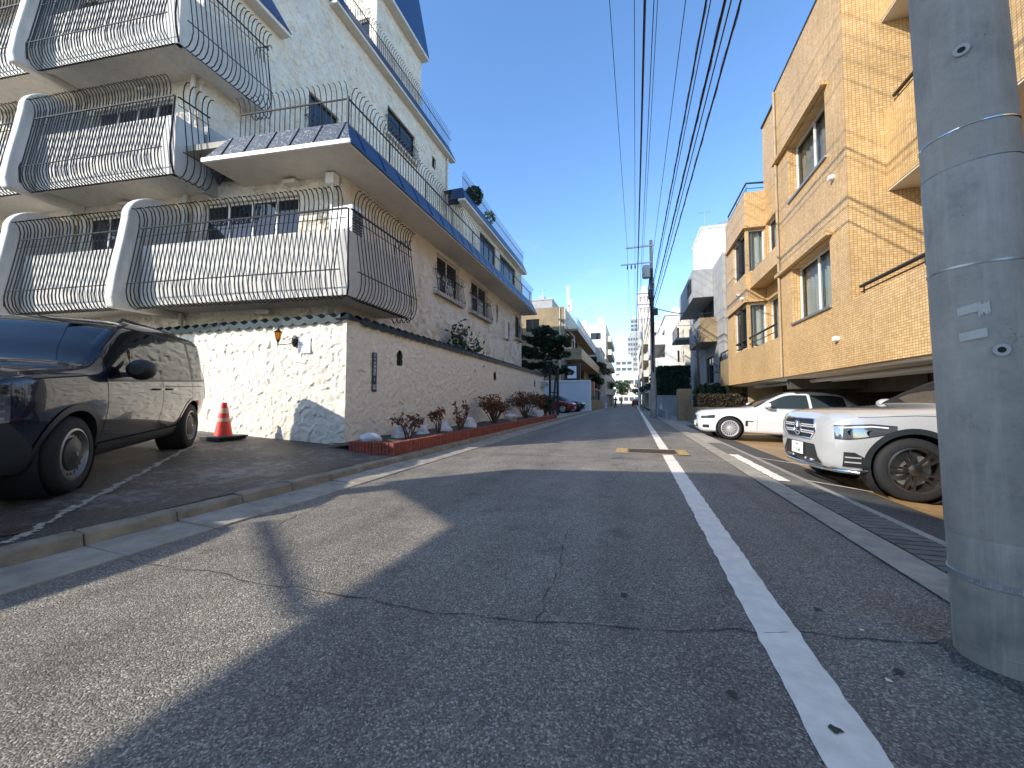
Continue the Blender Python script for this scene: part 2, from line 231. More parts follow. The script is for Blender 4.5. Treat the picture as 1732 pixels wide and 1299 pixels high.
# ---------------------------------------------------------------- object helpers
WL = {}
def tag(o, label=None, cat=None, group=None, kind=None):
    for k, v in (('label', label), ('category', cat), ('group', group), ('kind', kind)):
        if v: o[k] = v
    return o
def thing(name, label, cat, loc=(0, 0, 0), group=None, matrix=None):
    o = bpy.data.objects.new(name, None); COL.objects.link(o); o.empty_display_size = .3
    if matrix is not None: o.matrix_world = matrix; WL[o] = Vector((0, 0, 0))
    else: o.location = loc; WL[o] = Vector(loc)
    return tag(o, label, cat, group)
class MB:
    def __init__(s): s.v = []; s.f = []
    def add(s, v, f):
        k = len(s.v); s.v += [tuple(p) for p in v]; s.f += [tuple(i + k for i in q) for q in f]; return s
    def box(s, x0, x1, y0, y1, z0, z1):
        if x0 > x1: x0, x1 = x1, x0
        if y0 > y1: y0, y1 = y1, y0
        if z0 > z1: z0, z1 = z1, z0
        return s.add([(x0, y0, z0), (x1, y0, z0), (x1, y1, z0), (x0, y1, z0), (x0, y0, z1), (x1, y0, z1), (x1, y1, z1), (x0, y1, z1)],
                     [(0, 3, 2, 1), (4, 5, 6, 7), (0, 1, 5, 4), (1, 2, 6, 5), (2, 3, 7, 6), (3, 0, 4, 7)])
    def hexa(s, a, b):  # two quads, bottom a and top b
        return s.add(list(a) + list(b), [(0, 3, 2, 1), (4, 5, 6, 7), (0, 1, 5, 4), (1, 2, 6, 5), (2, 3, 7, 6), (3, 0, 4, 7)])
    def prism(s, poly, f3, a, b):  # polygon in 2D mapped by f3(u,v,w), extruded w from a to b
        n = len(poly)
        return s.add([f3(u, v, a) for u, v in poly] + [f3(u, v, b) for u, v in poly],
                     [tuple(range(n))[::-1], tuple(range(n, 2 * n))] + [(i, (i + 1) % n, (i + 1) % n + n, i + n) for i in range(n)])
    def tube(s, pts, r, n=6, cap=True):
        pts = [Vector(p) for p in pts]; k = len(pts); vs = []
        rr = r if isinstance(r, (list, tuple)) else [r] * k
        ref = Vector((.13, .27, .95)).normalized(); pa = None
        for i, p in enumerate(pts):
            d = (pts[min(i + 1, k - 1)] - pts[max(i - 1, 0)])
            d = d.normalized() if d.length > 1e-9 else Vector((0, 0, 1))
            if pa is None:
                a = d.cross(ref); a = a if a.length > .1 else d.cross(Vector((1, 0, 0)))
            else: a = pa - d * pa.dot(d)
            a.normalize(); b = d.cross(a); pa = a
            for j in range(n):
                t = 2 * math.pi * j / n; vs.append(p + (a * math.cos(t) + b * math.sin(t)) * rr[i])
        fs = [(i * n + j, i * n + (j + 1) % n, (i + 1) * n + (j + 1) % n, (i + 1) * n + j) for i in range(k - 1) for j in range(n)]
        if cap: fs += [tuple(range(n))[::-1], tuple(range((k - 1) * n, k * n))]
        return s.add(vs, fs)
    def lathe(s, prof, n=24, org=(0, 0, 0), axis='z', cap=True, a0=0, a1=2 * math.pi):
        full = abs(a1 - a0 - 2 * math.pi) < 1e-6; m_ = n if full else n + 1; vs = []
        for r, h in prof:
            for j in range(m_):
                t = a0 + (a1 - a0) * j / n; c, q = r * math.cos(t), r * math.sin(t)
                p = {'z': (c, q, h), 'y': (c, h, q), 'x': (h, c, q)}[axis]
                vs.append((p[0] + org[0], p[1] + org[1], p[2] + org[2]))
        fs = [(i * m_ + j, i * m_ + (j + 1) % m_, (i + 1) * m_ + (j + 1) % m_, (i + 1) * m_ + j) for i in range(len(prof) - 1) for j in range(m_ if full else n)]
        if cap and full: fs += [tuple(range(m_))[::-1], tuple(range((len(prof) - 1) * m_, len(prof) * m_))]
        return s.add(vs, fs)
    def grid(s, rows):
        n = len(rows[0]); return s.add([p for r_ in rows for p in r_], [(i * n + j, i * n + j + 1, (i + 1) * n + j + 1, (i + 1) * n + j) for i in range(len(rows) - 1) for j in range(n - 1)])
    def mesh(s, name, m, off=Vector((0, 0, 0)), smooth=None, fix=False):
        me = bpy.data.meshes.new(name)
        me.from_pydata([(x - off.x, y - off.y, z - off.z) for x, y, z in s.v], [], s.f)
        if fix or smooth is not None:
            bm = bmesh.new(); bm.from_mesh(me)
            if fix: bmesh.ops.recalc_face_normals(bm, faces=bm.faces)
            if smooth is not None:
                for q in bm.faces: q.smooth = True
                for e in bm.edges:
                    if len(e.link_faces) == 2 and e.calc_face_angle(0) > smooth: e.smooth = False
            bm.to_mesh(me); bm.free()
        me.materials.append(m if not isinstance(m, str) else M[m]); return me
    def build(s, name, m, parent=None, smooth=None, fix=False, loc=None):
        if parent is not None: off = WL[parent]
        else: off = Vector(loc) if loc else Vector((0, 0, 0))
        o = bpy.data.objects.new(name, s.mesh(name, m, off, smooth, fix)); COL.objects.link(o)
        if parent is not None: o.parent = parent
        else: o.location = off
        WL[o] = off; return o
def inst(me, name, parent, pos, rot=(0, 0, 0), scale=None):
    o = bpy.data.objects.new(name, me); COL.objects.link(o)
    pos = Vector(pos); o.location = pos - WL[parent] if parent is not None else pos
    o.parent = parent; o.rotation_euler = rot
    if scale: o.scale = scale
    return o
def bevel(o, w=.02, seg=2, ang=R(40)):
    me = o.data; bm = bmesh.new(); bm.from_mesh(me); bmesh.ops.remove_doubles(bm, verts=bm.verts, dist=1e-5)
    es = [e for e in bm.edges if len(e.link_faces) == 2 and e.calc_face_angle(0) > ang]
    bmesh.ops.bevel(bm, geom=es, offset=w, segments=seg, profile=.5, affect='EDGES', clamp_overlap=True)
    bm.to_mesh(me); bm.free(); return o
# sides: '-y','+y','+x','-x'; c plane coordinate; u along wall; d outward distance
def P(sd, c, u, z, d):
    return {'-y': (u, c - d, z), '+y': (u, c + d, z), '+x': (c + d, u, z), '-x': (c - d, u, z)}[sd]
def sbox(mb, sd, c, u0, u1, z0, z1, d0, d1):
    a = P(sd, c, u0, z0, d0); b = P(sd, c, u1, z1, d1); return mb.box(a[0], b[0], a[1], b[1], a[2], b[2])
def wall(mb, sd, c, u0, u1, z0, z1, holes=(), depth=.16):
    us = sorted({u0, u1, *[q for h in holes for q in h[:2]]}); zs = sorted({z0, z1, *[q for h in holes for q in h[2:4]]})
    flip = sd in ('+y', '-x')
    def quad(a, b, c_, d_): mb.add([a, b, c_, d_], [(3, 2, 1, 0) if flip else (0, 1, 2, 3)])
    for i in range(len(us) - 1):
        for j in range(len(zs) - 1):
            um, zm = (us[i] + us[i + 1]) / 2, (zs[j] + zs[j + 1]) / 2
            if any(h[0] < um < h[1] and h[2] < zm < h[3] for h in holes): continue
            quad(P(sd, c, us[i], zs[j], 0), P(sd, c, us[i + 1], zs[j], 0), P(sd, c, us[i + 1], zs[j + 1], 0), P(sd, c, us[i], zs[j + 1], 0))
    for h in holes:
        a, b, e, f = h[:4]
        for (p, q) in (((a, e), (b, e)), ((b, e), (b, f)), ((b, f), (a, f)), ((a, f), (a, e))):
            quad(P(sd, c, p[0], p[1], 0), P(sd, c, p[0], p[1], -depth), P(sd, c, q[0], q[1], -depth), P(sd, c, q[0], q[1], 0))
def shell(mb, x0, x1, y0, y1, z0, z1, holes={}, depth=.16, top=True, bottom=True):
    wall(mb, '-y', y0, x0, x1, z0, z1, holes.get('-y', ()), depth); wall(mb, '+y', y1, x0, x1, z0, z1, holes.get('+y', ()), depth)
    wall(mb, '-x', x0, y0, y1, z0, z1, holes.get('-x', ()), depth); wall(mb, '+x', x1, y0, y1, z0, z1, holes.get('+x', ()), depth)
    if top: mb.add([(x0, y0, z1), (x1, y0, z1), (x1, y1, z1), (x0, y1, z1)], [(0, 1, 2, 3)])
    if bottom: mb.add([(x0, y0, z0), (x1, y0, z0), (x1, y1, z0), (x0, y1, z0)], [(3, 2, 1, 0)])
def window(root, sd, c, u0, u1, z0, z1, n=2, set_=.09, fr='alufr', gl='glass', cur=None, fw=.045, back=True, sill=None):
    mb = MB(); d0, d1 = -set_ - .05, -set_
    sbox(mb, sd, c, u0, u1, z0, z0 + fw, d0, d1); sbox(mb, sd, c, u0, u1, z1 - fw, z1, d0, d1)
    for i in range(n + 1):
        x = u0 + (u1 - u0) * i / n; a, b = (x, x + fw) if i == 0 else ((x - fw, x) if i == n else (x - fw * .6, x + fw * .6))
        sbox(mb, sd, c, a, b, z0 + fw, z1 - fw, d0 + .002, d1 - .002)
    w = mb.build('window', fr, root)
    for i in range(n):
        a = u0 + (u1 - u0) * i / n; b = u0 + (u1 - u0) * (i + 1) / n
        k = MB(); sbox(k, sd, c, a + fw * .5, b - fw * .5, z0 + fw * .6, z1 - fw * .6, d0 + .015, d0 + .021); k.build('pane', gl, w)
    if cur:
        k = MB(); m_ = int((u1 - u0) / .035) + 2; rows = [[], []]
        for i in range(m_):
            u = u0 + (u1 - u0) * i / (m_ - 1); dd = -set_ - .16 + .025 * math.sin(i * 1.35 + math.sin(i * .31) * 2)
            rows[0].append(P(sd, c, u, z0 + .01, dd)); rows[1].append(P(sd, c, u, z1 - .01, dd))
        k.grid(rows); k.build('curtain', cur, w, smooth=R(70))
    if back:
        k = MB(); sbox(k, sd, c, u0 - .1, u1 + .1, z0 - .1, z1 + .1, -set_ - .9, -set_ - .86); k.build('room_back', 'dark', w)
    if sill:
        k = MB(); sbox(k, sd, c, u0 - .04, u1 + .04, z0 - .05, z0 - .003, -.1, .05); k.build('sill', sill, w)
    return w
def text_part(body, size, m, parent, origin, xdir, ydir, name='lettering', ext=.001, align='CENTER'):
    cu = bpy.data.curves.new('txt', 'FONT'); cu.body = body; cu.size = size; cu.extrude = ext; cu.align_x = align; cu.align_y = 'CENTER'; cu.resolution_u = 2
    ob = bpy.data.objects.new('txt', cu); COL.objects.link(ob)
    me = bpy.data.meshes.new_from_object(ob.evaluated_get(bpy.context.evaluated_depsgraph_get()))
    bpy.data.objects.remove(ob); bpy.data.curves.remove(cu)
    x = Vector(xdir).normalized(); y = Vector(ydir).normalized(); z = x.cross(y)
    mt = Matrix((x, y, z)).transposed().to_4x4(); mt.translation = Vector(origin) - WL[parent]
    me.transform(mt); me.materials.clear(); me.materials.append(M[m]); me.name = name
    o = bpy.data.objects.new(name, me); COL.objects.link(o); o.parent = parent; return o
def leaf_mesh(pts, size, flat=0.0, aspect=1.8):
    # one small folded leaf (two triangles) at every point
    pts = np.asarray(pts); n = len(pts); d = RNG.normal(size=(n, 3)); d[:, 2] *= (1 - flat); d /= np.linalg.norm(d, axis=1)[:, None]
    e = RNG.normal(size=(n, 3)); e -= (e * d).sum(1)[:, None] * d; e /= np.linalg.norm(e, axis=1)[:, None]
    s = size * RNG.uniform(.6, 1.35, n)[:, None]
    v = np.stack([pts - d * s * aspect * .5, pts + e * s * .5, pts + d * s * aspect * .5, pts - e * s * .5], 1).reshape(-1, 3)
    f = [(4 * i, 4 * i + 1, 4 * i + 2, 4 * i + 3) for i in range(n)]
    return v, f
def leaves(name, pts, size, m, parent, flat=0.0, aspect=1.8):
    v, f = leaf_mesh(pts, size, flat, aspect); me = bpy.data.meshes.new(name)
    off = np.array(WL[parent]); me.from_pydata((v - off).tolist(), [], f); me.materials.append(M[m])
    o = bpy.data.objects.new(name, me); COL.objects.link(o); o.parent = parent; return o
def blob(c, r, n):
    d = RNG.normal(size=(n, 3)); d /= np.linalg.norm(d, axis=1)[:, None]
    return np.array(c) + d * (RNG.uniform(.35, 1, n) ** .5)[:, None] * np.array(r)
# ---------------------------------------------------------------- ground, road, kerbs
def park_z(x, y):
    k = -3.96 - x
    return .115 + .05 * k
def right_z(x): return 0.0 if x < 1.9 else max(-.16, -.095 * (x - 1.9) - .0)
mb = MB(); mb.add([(-900, -300, -.45), (900, -300, -.45), (900, 1500, -.45), (-900, 1500, -.45)], [(0, 1, 2, 3)]); tag(mb.build('ground', 'ground'), kind='structure')
mb = MB(); rows = []
for y in list(np.arange(-14, 30, 1.0)) + list(np.arange(30, 330, 15.0)):
    rows.append([(x, y, -.012 * ((x + .9) / 2.6) ** 2 * (1 if abs(x) < 9 else 0)) for x in (-3.36, -2.4, -1.4, -.4, .6, 1.2, 1.62)])
mb.grid([r_ for r_ in rows]); road = tag(mb.build('road', 'asphalt', smooth=R(60)), kind='structure')
def rz(x): return -.012 * ((x + .9) / 2.6) ** 2
def ribbon(name, pts, w, m, parent, dz=.004, zf=rz, jag=.3):
    a, b = [], []
    for i, p in enumerate(pts):
        d = Vector(pts[min(i + 1, len(pts) - 1)]) - Vector(pts[max(i - 1, 0)]); n = Vector((-d.y, d.x)).normalized()
        ww = w * (1 + random.uniform(-jag, jag)) / 2
        a.append((p[0] + n.x * ww, p[1] + n.y * ww, zf(p[0]) + dz)); b.append((p[0] - n.x * ww, p[1] - n.y * ww, zf(p[0]) + dz))
    k = MB(); k.grid([b, a]); return k.build(name, m, parent)
def wiggle(a, b, n, amp):
    out = []; x = 0
    for i in range(n + 1):
        t_ = i / n; x = x * .7 + random.gauss(0, amp); d = (b[0] - a[0], b[1] - a[1]); l_ = math.hypot(*d)
        out.append((a[0] + d[0] * t_ - d[1] / l_ * x, a[1] + d[1] * t_ + d[0] / l_ * x))
    return out
# worn white edge line with ragged borders
segs = [(-12.5, 8.26), (9.14, 38.5), (40.5, 46), (48, 70), (72, 110)]
for (y0, y1) in segs:
    n = max(4, int((y1 - y0) / .06)) if y0 < 20 else 12; a, b = [], []
    for i in range(n + 1):
        y = y0 + (y1 - y0) * i / n; xo = .525 + .0072 * max(y, 0)
        a.append((xo + random.uniform(-.006, .006), y, rz(xo) + .004)); b.append((xo + .19 + random.uniform(-.006, .006), y, rz(xo + .19) + .004))
    k = MB(); k.grid([a, b]); k.f = [q[::-1] for q in k.f]; k.build('edge_line', 'line', road)
for c in (wiggle((-3.3, 1.78), (-1.2, 1.78), 26, .01), wiggle((-1.2, 1.78), (.05, 1.95), 20, .01), wiggle((.05, 1.95), (1.45, 2.28), 26, .01)):
    ribbon('crack', c, .007, 'crack', road, jag=.7)
ribbon('crack', wiggle((-.42, 1.85), (-.55, 3.2), 24, .02), .006, 'crack', road, jag=.8)
ribbon('crack', wiggle((-2.9, 2.4), (-3.1, 3.3), 14, .02), .005, 'crack', road, jag=.8)
ribbon('crack', wiggle((-.3, 5.2), (.1, 6.6), 18, .03), .006, 'crack', road, jag=.8)
ribbon('seam', wiggle((-3.34, 7.3), (1.6, 7.55), 40, .006), .012, 'crack', road, jag=.5)
ribbon('seam', wiggle((-3.34, 10.4), (1.6, 10.5), 30, .006), .012, 'crack', road, jag=.5)
# tar dots
for i in range(5):
    x, y = [(-.05, 2.25), (.34, 1.62), (.62, 1.55), (1.0, 1.95), (.9, 2.4)][i]; k = MB()
    k.add([(x + .02 * random.uniform(.6, 1.3) * math.cos(q), y + .017 * random.uniform(.6, 1.3) * math.sin(q), rz(x) + .0075) for q in np.linspace(0, 6.0, 11)], [tuple(range(11))]); k.build('tar_spot', 'crack', road)
for (x, y) in ((.93, 1.88), (1.02, 2.25)):
    k = MB(); k.add([(x + .01 * random.uniform(.5, 1.5) * math.cos(q), y + .012 * random.uniform(.5, 1.5) * math.sin(q), rz(x) + .006) for q in np.linspace(0, 5.8, 9)], [tuple(range(9))]); k.build('paint_fleck', 'line', road)
# drain grate with yellow painted border
gr = thing('drain_grate', 'rusty slotted drain grate with yellow painted border in the road', 'drain', (.42, 8.6, 0))
k = MB(); k.box(-.06, .88, 8.42, 8.98, -.04, .004); k.build('frame', 'grate', gr)
k = MB(); bar = MB().box(-.012, .012, -.23, .23, 0, .016).mesh('bar', 'grate')
for i in range(19): inst(bar, 'bar', gr, (-.02 + i * .047, 8.7, .004))
k = MB(); z = .005
for (a, b, c, d) in ((-.32, -.08, 8.28, 9.12), (.9, 1.1, 8.28, 9.12), (-.08, .9, 8.28, 8.36), (-.08, .9, 9.04, 9.12)): k.add([(a, c, z), (b, c, z), (b, d, z), (a, d, z)], [(0, 1, 2, 3)])
k.build('yellow_border', 'yellow', gr)
# left gutter slabs and kerb stones
mb = MB(); mb.box(-3.98, -3.35, -14, 200, -.3, -.022); kb = tag(mb.build('kerb', 'gutter'), kind='structure')
ks = []; gs = []
for v in range(3):
    q = MB(); e = .297; t1, t2 = .118 + random.uniform(-.004, .004), .112 + random.uniform(-.004, .004)
    q.hexa([(-.075, -e, -.05), (.095, -e, -.05), (.095, e, -.05), (-.075, e, -.05)], [(-.075, -e, t1), (.065, -e, t1 - .012), (.065, e, t2 - .012), (-.075, e, t2)])
    o_ = q.build('k', 'kerb'); bevel(o_, .014, 2); ks.append(o_.data); bpy.data.objects.remove(o_)
    q = MB(); q.hexa([(-.22, -e, -.06), (.22, -e, -.06), (.22, e, -.06), (-.22, e, -.06)], [(-.22, -e, .022 + .004 * v), (.22, -e, .001), (.22, e, .003), (-.22, e, .018 + .003 * v)])
    o_ = q.build('g', 'gutter'); bevel(o_, .005, 1); gs.append(o_.data); bpy.data.objects.remove(o_)
for i in range(-4, 75):
    y = i * .6 + .3
    inst(ks[random.randrange(3)], 'kerb_stone', kb, (-3.885 + random.uniform(-.004, .004), y, random.uniform(-.006, .006)), (0, 0, random.uniform(-.006, .006)))
    inst(gs[random.randrange(3)], 'gutter_slab', kb, (-3.575 + random.uniform(-.003, .003), y, random.uniform(-.004, .002)))
# left forecourt: rising asphalt
xs = list(np.linspace(-3.955, -5, 8)) + list(np.linspace(-5.4, -22, 14)); ys = list(np.linspace(-8, 6.6, 16))
mb = MB(); mb.grid([[(x, y, park_z(x, y)) for x in xs] for y in ys]); mb.f = [q[::-1] for q in mb.f]
park = tag(mb.build('forecourt', 'park', smooth=R(60)), kind='structure')
mb = MB(); mb.add([(-22, 6.6, .1), (-3.96, 6.6, .1), (-3.96, 260, .1), (-22, 260, .1)], [(0, 1, 2, 3)]); tag(mb.build('pavement_behind_kerb', 'concrete'), kind='structure')
def prib(name, a, b, w, m, jag, n=60):
    A, B = [], []
    for i in range(n + 1):
        t_ = i / n; x, y = a[0] + (b[0] - a[0]) * t_, a[1] + (b[1] - a[1]) * t_; d = Vector((b[0] - a[0], b[1] - a[1])).normalized(); nx, ny = -d.y, d.x
        w1, w2 = w / 2 * (1 + random.uniform(-jag, jag)), w / 2 * (1 + random.uniform(-jag, jag))
        A.append((x + nx * w1, y + ny * w1, park_z(x + nx * w1, y + ny * w1) + .005)); B.append((x - nx * w2, y - ny * w2, park_z(x - nx * w2, y - ny * w2) + .005))
    k = MB(); k.grid([B, A]); return k.build(name, m, park)
t0 = 0
while t0 < 1:
    t1 = t0 + random.uniform(.01, .03); q0 = Vector((-4.0, 1.5)).lerp(Vector((-7.45, 4.95)), t0); q1 = Vector((-4.0, 1.5)).lerp(Vector((-7.45, 4.95)), min(t1, 1)); off_ = random.uniform(-.015, .015)
    prib('bay_line', (q0.x + off_, q0.y + off_), (q1.x + off_, q1.y + off_), random.uniform(.025, .075), 'wornline', .6, 8); t0 = t1 - random.choice([.004, .004, .002, -.003])
# right side: concrete strip, slotted drain covers, apron
mb = MB(); mb.grid([[(x, y, z) for (x, z) in ((1.60, .003), (1.84, .008))] for y in np.arange(-14, 200, 6.0)]); rg = tag(mb.build('gutter', 'gutter'), kind='structure')
dc = MB(); dc.box(-.16, .16, -.245, .245, -.08, -.006)
for i in range(5): dc.box(-.16, .16, -.245 + i * .1, -.245 + i * .1 + .078, -.006, .006)
dcm = dc.mesh('c', 'slot')
for i in range(0, 22): inst(dcm, 'drain_cover', rg, (2.03 + .003 * (i % 3), .2 + i * .5, -.004 + random.uniform(-.003, .003)), (0, random.uniform(-.01, .01), random.uniform(-.004, .004)))
mb = MB(); mb.grid([[(x, y, right_z(x) + .002) for x in (1.84, 2.21, 2.36)] for y in np.arange(-14, 42, 4.0)])
# concrete edge beside the drain covers (kept below them)
for i, q in enumerate(mb.v): mb.v[i] = (q[0], q[1], q[2] - (.03 if q[0] < 2.2 else .0))
tag(mb.build('drain_bed', 'concrete'), kind='structure')
mb = MB(); mb.grid([[(x, y, right_z(x)) for x in (2.34, 2.6, 2.9)] for y in np.arange(-14, 19.4, 1.5)]); tag(mb.build('apron', 'aspr'), kind='structure')
mb = MB(); mb.grid([[(x, y, right_z(x) + .004) for x in (2.88, 3.3, 3.7, 4.7)] for y in np.arange(-2, 19.4, 1.0)]); fc = tag(mb.build('tiled_forecourt', 'ochre_flat'), kind='structure')
mb = MB(); mb.add([(2.34, 19.3, -.05), (40, 19.3, -.05), (40, 260, -.05), (2.34, 260, -.05)], [(0, 1, 2, 3)]); tag(mb.build('right_pavement', 'concrete'), kind='structure')
mb = MB(); mb.grid([[(x, y, right_z(x) + .003) for x in (4.68, 6, 12)] for y in np.arange(-2, 19.4, 3.0)]); tag(mb.build('garage_floor', 'gshade'), kind='structure')  # inner floor coloured near black to paint in the garage shade
# short worn white line outside the garage
k = MB(); a = []; b = []
for i in range(40):
    y = 5.95 + i * .068; a.append((1.84 + random.uniform(-.01, .01), y, .0145)); b.append((2.0 + random.uniform(-.01, .01), y, .0135))
k.grid([a, b]); k.f = [q[::-1] for q in k.f]; k.build('garage_line', 'line', rg)
for (a, b) in (((2.3, 6.35), (3.2, 6.0)), ((2.3, 8.6), (3.4, 8.2))):
    ribbon('bay_line', [(a[0] + (b[0] - a[0]) * i / 8, a[1] + (b[1] - a[1]) * i / 8) for i in range(9)], .05, 'line', fc, zf=lambda x: right_z(x) + .006, jag=.3)
# ---------------------------------------------------------------- boundary wall, stucco in real relief
def hash2(i, j, k):
    h = np.sin(i * 127.1 + j * 311.7 + k * 74.7) * 43758.5453; return h - np.floor(h)
def vnoise(x, y, k):
    i, j = np.floor(x), np.floor(y); fx, fy = x - i, y - j; fx = fx * fx * (3 - 2 * fx); fy = fy * fy * (3 - 2 * fy)
    return (hash2(i, j, k) * (1 - fx) + hash2(i + 1, j, k) * fx) * (1 - fy) + (hash2(i, j + 1, k) * (1 - fx) + hash2(i + 1, j + 1, k) * fx) * fy
def relief(u, v, cell=.145):
    u2 = u + .07 * (vnoise(u * 7, v * 7, 1) - .5) * 2 + .02 * (vnoise(u * 25, v * 25, 6) - .5); v2 = v + .07 * (vnoise(u * 7, v * 7, 2) - .5) * 2 + .02 * (vnoise(u * 25, v * 25, 7) - .5)
    x, y = u2 / cell, v2 / cell; i0, j0 = np.floor(x), np.floor(y); best = np.full(x.shape, 9.0); h = np.zeros(x.shape)
    for di in (-1, 0, 1):
        for dj in (-1, 0, 1):
            i, j = i0 + di, j0 + dj; px = i + hash2(i, j, 3); py = j + hash2(i, j, 4); dx, dy = x - px, y - py; d = dx * dx + dy * dy
            a = hash2(i, j, 5) * 6.283; tilt = (dx * np.cos(a) + dy * np.sin(a)); m_ = d < best; best = np.where(m_, d, best); h = np.where(m_, tilt, h)
    return np.clip(.023 * h, -.03, .03) + .009 * (vnoise(u * 22, v * 22, 8) - .5) + .02 * (vnoise(u * 2, v * 2, 9) - .5)
bw = thing('boundary_wall', 'rough white stucco boundary wall topped with blue glazed tiles', 'wall', (-5.4, 6.3, 0))
WT = 2.70
def slot_in(u, z, s):
    w = (s[1] - s[0]) / 2; uc = (s[0] + s[1]) / 2
    if not (s[0] < u < s[1]) or z < s[2]: return False
    return z < s[3] - w or (u - uc) ** 2 + (z - (s[3] - w)) ** 2 < w * w
SLOTS = [(8.03, 8.27, 1.92, 2.30), (14.9, 15.2, 1.92, 2.28), (21.9, 22.15, 1.9, 2.3)]
def relief_wall(sd, c, u0, u1, z0, z1, st, slots=()):
    nu, nv = int((u1 - u0) / st) + 1, int((z1 - z0) / st) + 1
    U, V = np.meshgrid(np.linspace(u0, u1, nu), np.linspace(z0, z1, nv)); D = relief(U + (31 if sd == '+x' else 0), V)
    D *= np.clip(np.minimum(U - u0, u1 - U) / .03, .25, 1)
    if sd == '-y': vx = np.stack([U, c - D, V], -1)
    else: vx = np.stack([c + D, U, V], -1)
    vx = vx.reshape(-1, 3) - np.array(WL[bw]); f = []
    for j in range(nv - 1):
        for i in range(nu - 1):
            if slots and any(slot_in(u0 + (i + .5) * (u1 - u0) / (nu - 1), z0 + (j + .5) * (z1 - z0) / (nv - 1), s) for s in slots): continue
            a = j * nu + i; f.append((a, a + 1, a + nu + 1, a + nu))
    me = bpy.data.meshes.new('stucco_face'); me.from_pydata(vx.tolist(), [], f); me.materials.append(M['plaster'])
    for q in me.polygons: q.use_smooth = True
    o = bpy.data.objects.new('stucco_face', me); COL.objects.link(o); o.parent = bw; return o
M['plaster'] = mat('plaster', (.80, .735, .62), .85, var=.07, scale=6, bump=.004, bscale=70, spec=.25, streak=.08)
relief_wall('-y', 6.3, -13, -5.4, 0, WT, .016)
relief_wall('+x', -5.4, 6.3, 13.0, 0, WT, .018, SLOTS)
relief_wall('+x', -5.4, 13.0, 24.5, 0, WT, .032, SLOTS)
k = MB(); k.box(-13, -5.62, 6.33, 6.52, 0, WT); k.box(-5.62, -5.55, 6.33, 24.46, 0, WT); k.box(-5.548, -5.42, 24.3, 24.48, 0, WT); k.build('wall_core', 'white', bw)
for s in SLOTS:
    k = MB(); k.box(-5.53, -5.47, s[0] - .02, s[1] + .02, s[2] - .02, s[3] + .02); k.build('slot', 'dark', bw)
k = MB(); k.box(-13, -5.3, 6.22, 6.29, -.05, .12); 
# glazed wave tiles
tl = MB(); A_, B_ = [], []; n = 8; wv = .298
for d, dz in ((-.125, -.01), (0, .06), (.125, -.01)):
    A_.append([(wv * i / n, d, dz + .03 + .032 * math.cos(2 * math.pi * i / n)) for i in range(n + 1)]); B_.append([(wv * i / n, d, (dz if d == 0 else -.01) - .06 - (.05 if d else 0) * math.sin(math.pi * i / n)) for i in range(n + 1)])
tl.grid(A_); tl.grid([r_[::-1] for r_ in B_]); tl.grid([B_[0], A_[0]]); tl.grid([A_[2], B_[2]]); tlm = tl.mesh('tile', 'coping', smooth=R(50))
nf = 25
for i in range(nf): inst(tlm, 'coping_tile', bw, (-5.5 - (i + 1) * .30, 6.36, WT + .045 + random.uniform(-.004, .004)), (random.uniform(-.03, .03), 0, random.uniform(-.015, .015)))
for i in range(59): inst(tlm, 'coping_tile', bw, (-5.46, 6.66 + i * .30, WT + .045 + random.uniform(-.004, .004)), (random.uniform(-.03, .03), 0, R(90) + random.uniform(-.015, .015)))
k = MB(); k.add([(-5.62, 6.2, WT), (-5.26, 6.2, WT), (-5.26, 6.6, WT), (-5.62, 6.6, WT), (-5.43, 6.38, WT + .15)], [(3, 2, 1, 0), (0, 1, 4), (1, 2, 4), (2, 3, 4), (3, 0, 4)]); k.build('corner_cap', 'coping', bw)
# street name plate with white characters
sp = thing('street_plate', 'narrow vertical blue address plate with white characters on the white wall', 'sign', (-5.37, 7.16, 1.7))
k = MB(); k.box(-5.385, -5.368, 7.08, 7.235, 1.27, 2.13); bevel(k.build('plate', 'signblue', sp), .004, 1)
for i, ch in enumerate('代々木神園町'):
    text_part(ch, .088, 'signwhite', sp, (-5.366, 7.157, 2.065 - i * .083), (0, 1, 0), (0, 0, 1))
text_part('1', .1, 'signwhite', sp, (-5.366, 7.157, 1.54), (0, 1, 0), (0, 0, 1))
for z in (1.325, 1.365, 1.405): k = MB(); k.box(-5.368, -5.3665, 7.1, 7.215, z, z + .016); k.build('small_print', 'signwhite', sp)
# mail slot at the far end of the wall
mbx = thing('mail_box', 'grey stone mail box at the far end of the white wall', 'mail box', (-5.2, 24.0, 2.0)); k = MB(); k.box(-5.42, -5.1, 23.6, 24.4, 1.95, 2.25); bevel(k.build('box', 'greyw', mbx), .02); k = MB(); k.box(-5.1, -5.085, 23.8, 24.2, 2.1, 2.15); k.build('slot', 'dark', mbx)
# wall lantern
LX, LY, LZ = -6.82, 6.0, 2.42
ln = thing('wall_lantern', 'black iron wall lantern with amber glass on a scroll arm', 'lantern', (-6.7, 6.26, 2.3))
k = MB(); k.lathe([(.0, 0), (.075, .002), (.085, .02), (.06, .04), (.03, .05), (0, .055)], 16, (-6.66, 0, 2.31), 'y', cap=False); k.v = [(x, 6.275 - y, z) for x, y, z in k.v]
k.v = [(x, y, 2.31 + (z - 2.31) * 1.5) for x, y, z in k.v]; k.build('wall_rose', 'iron', ln, smooth=R(40), fix=True)
k = MB(); k.tube([(-6.66, 6.24, 2.29), (-6.7, 6.16, 2.24), (-6.76, 6.06, 2.215), (LX, LY, 2.22)], .009, 6); k.tube([(-6.66, 6.24, 2.35), (-6.69, 6.18, 2.36), (-6.71, 6.15, 2.33), (-6.69, 6.16, 2.31)], .007, 5); k.build('arm', 'iron', ln, smooth=R(60))
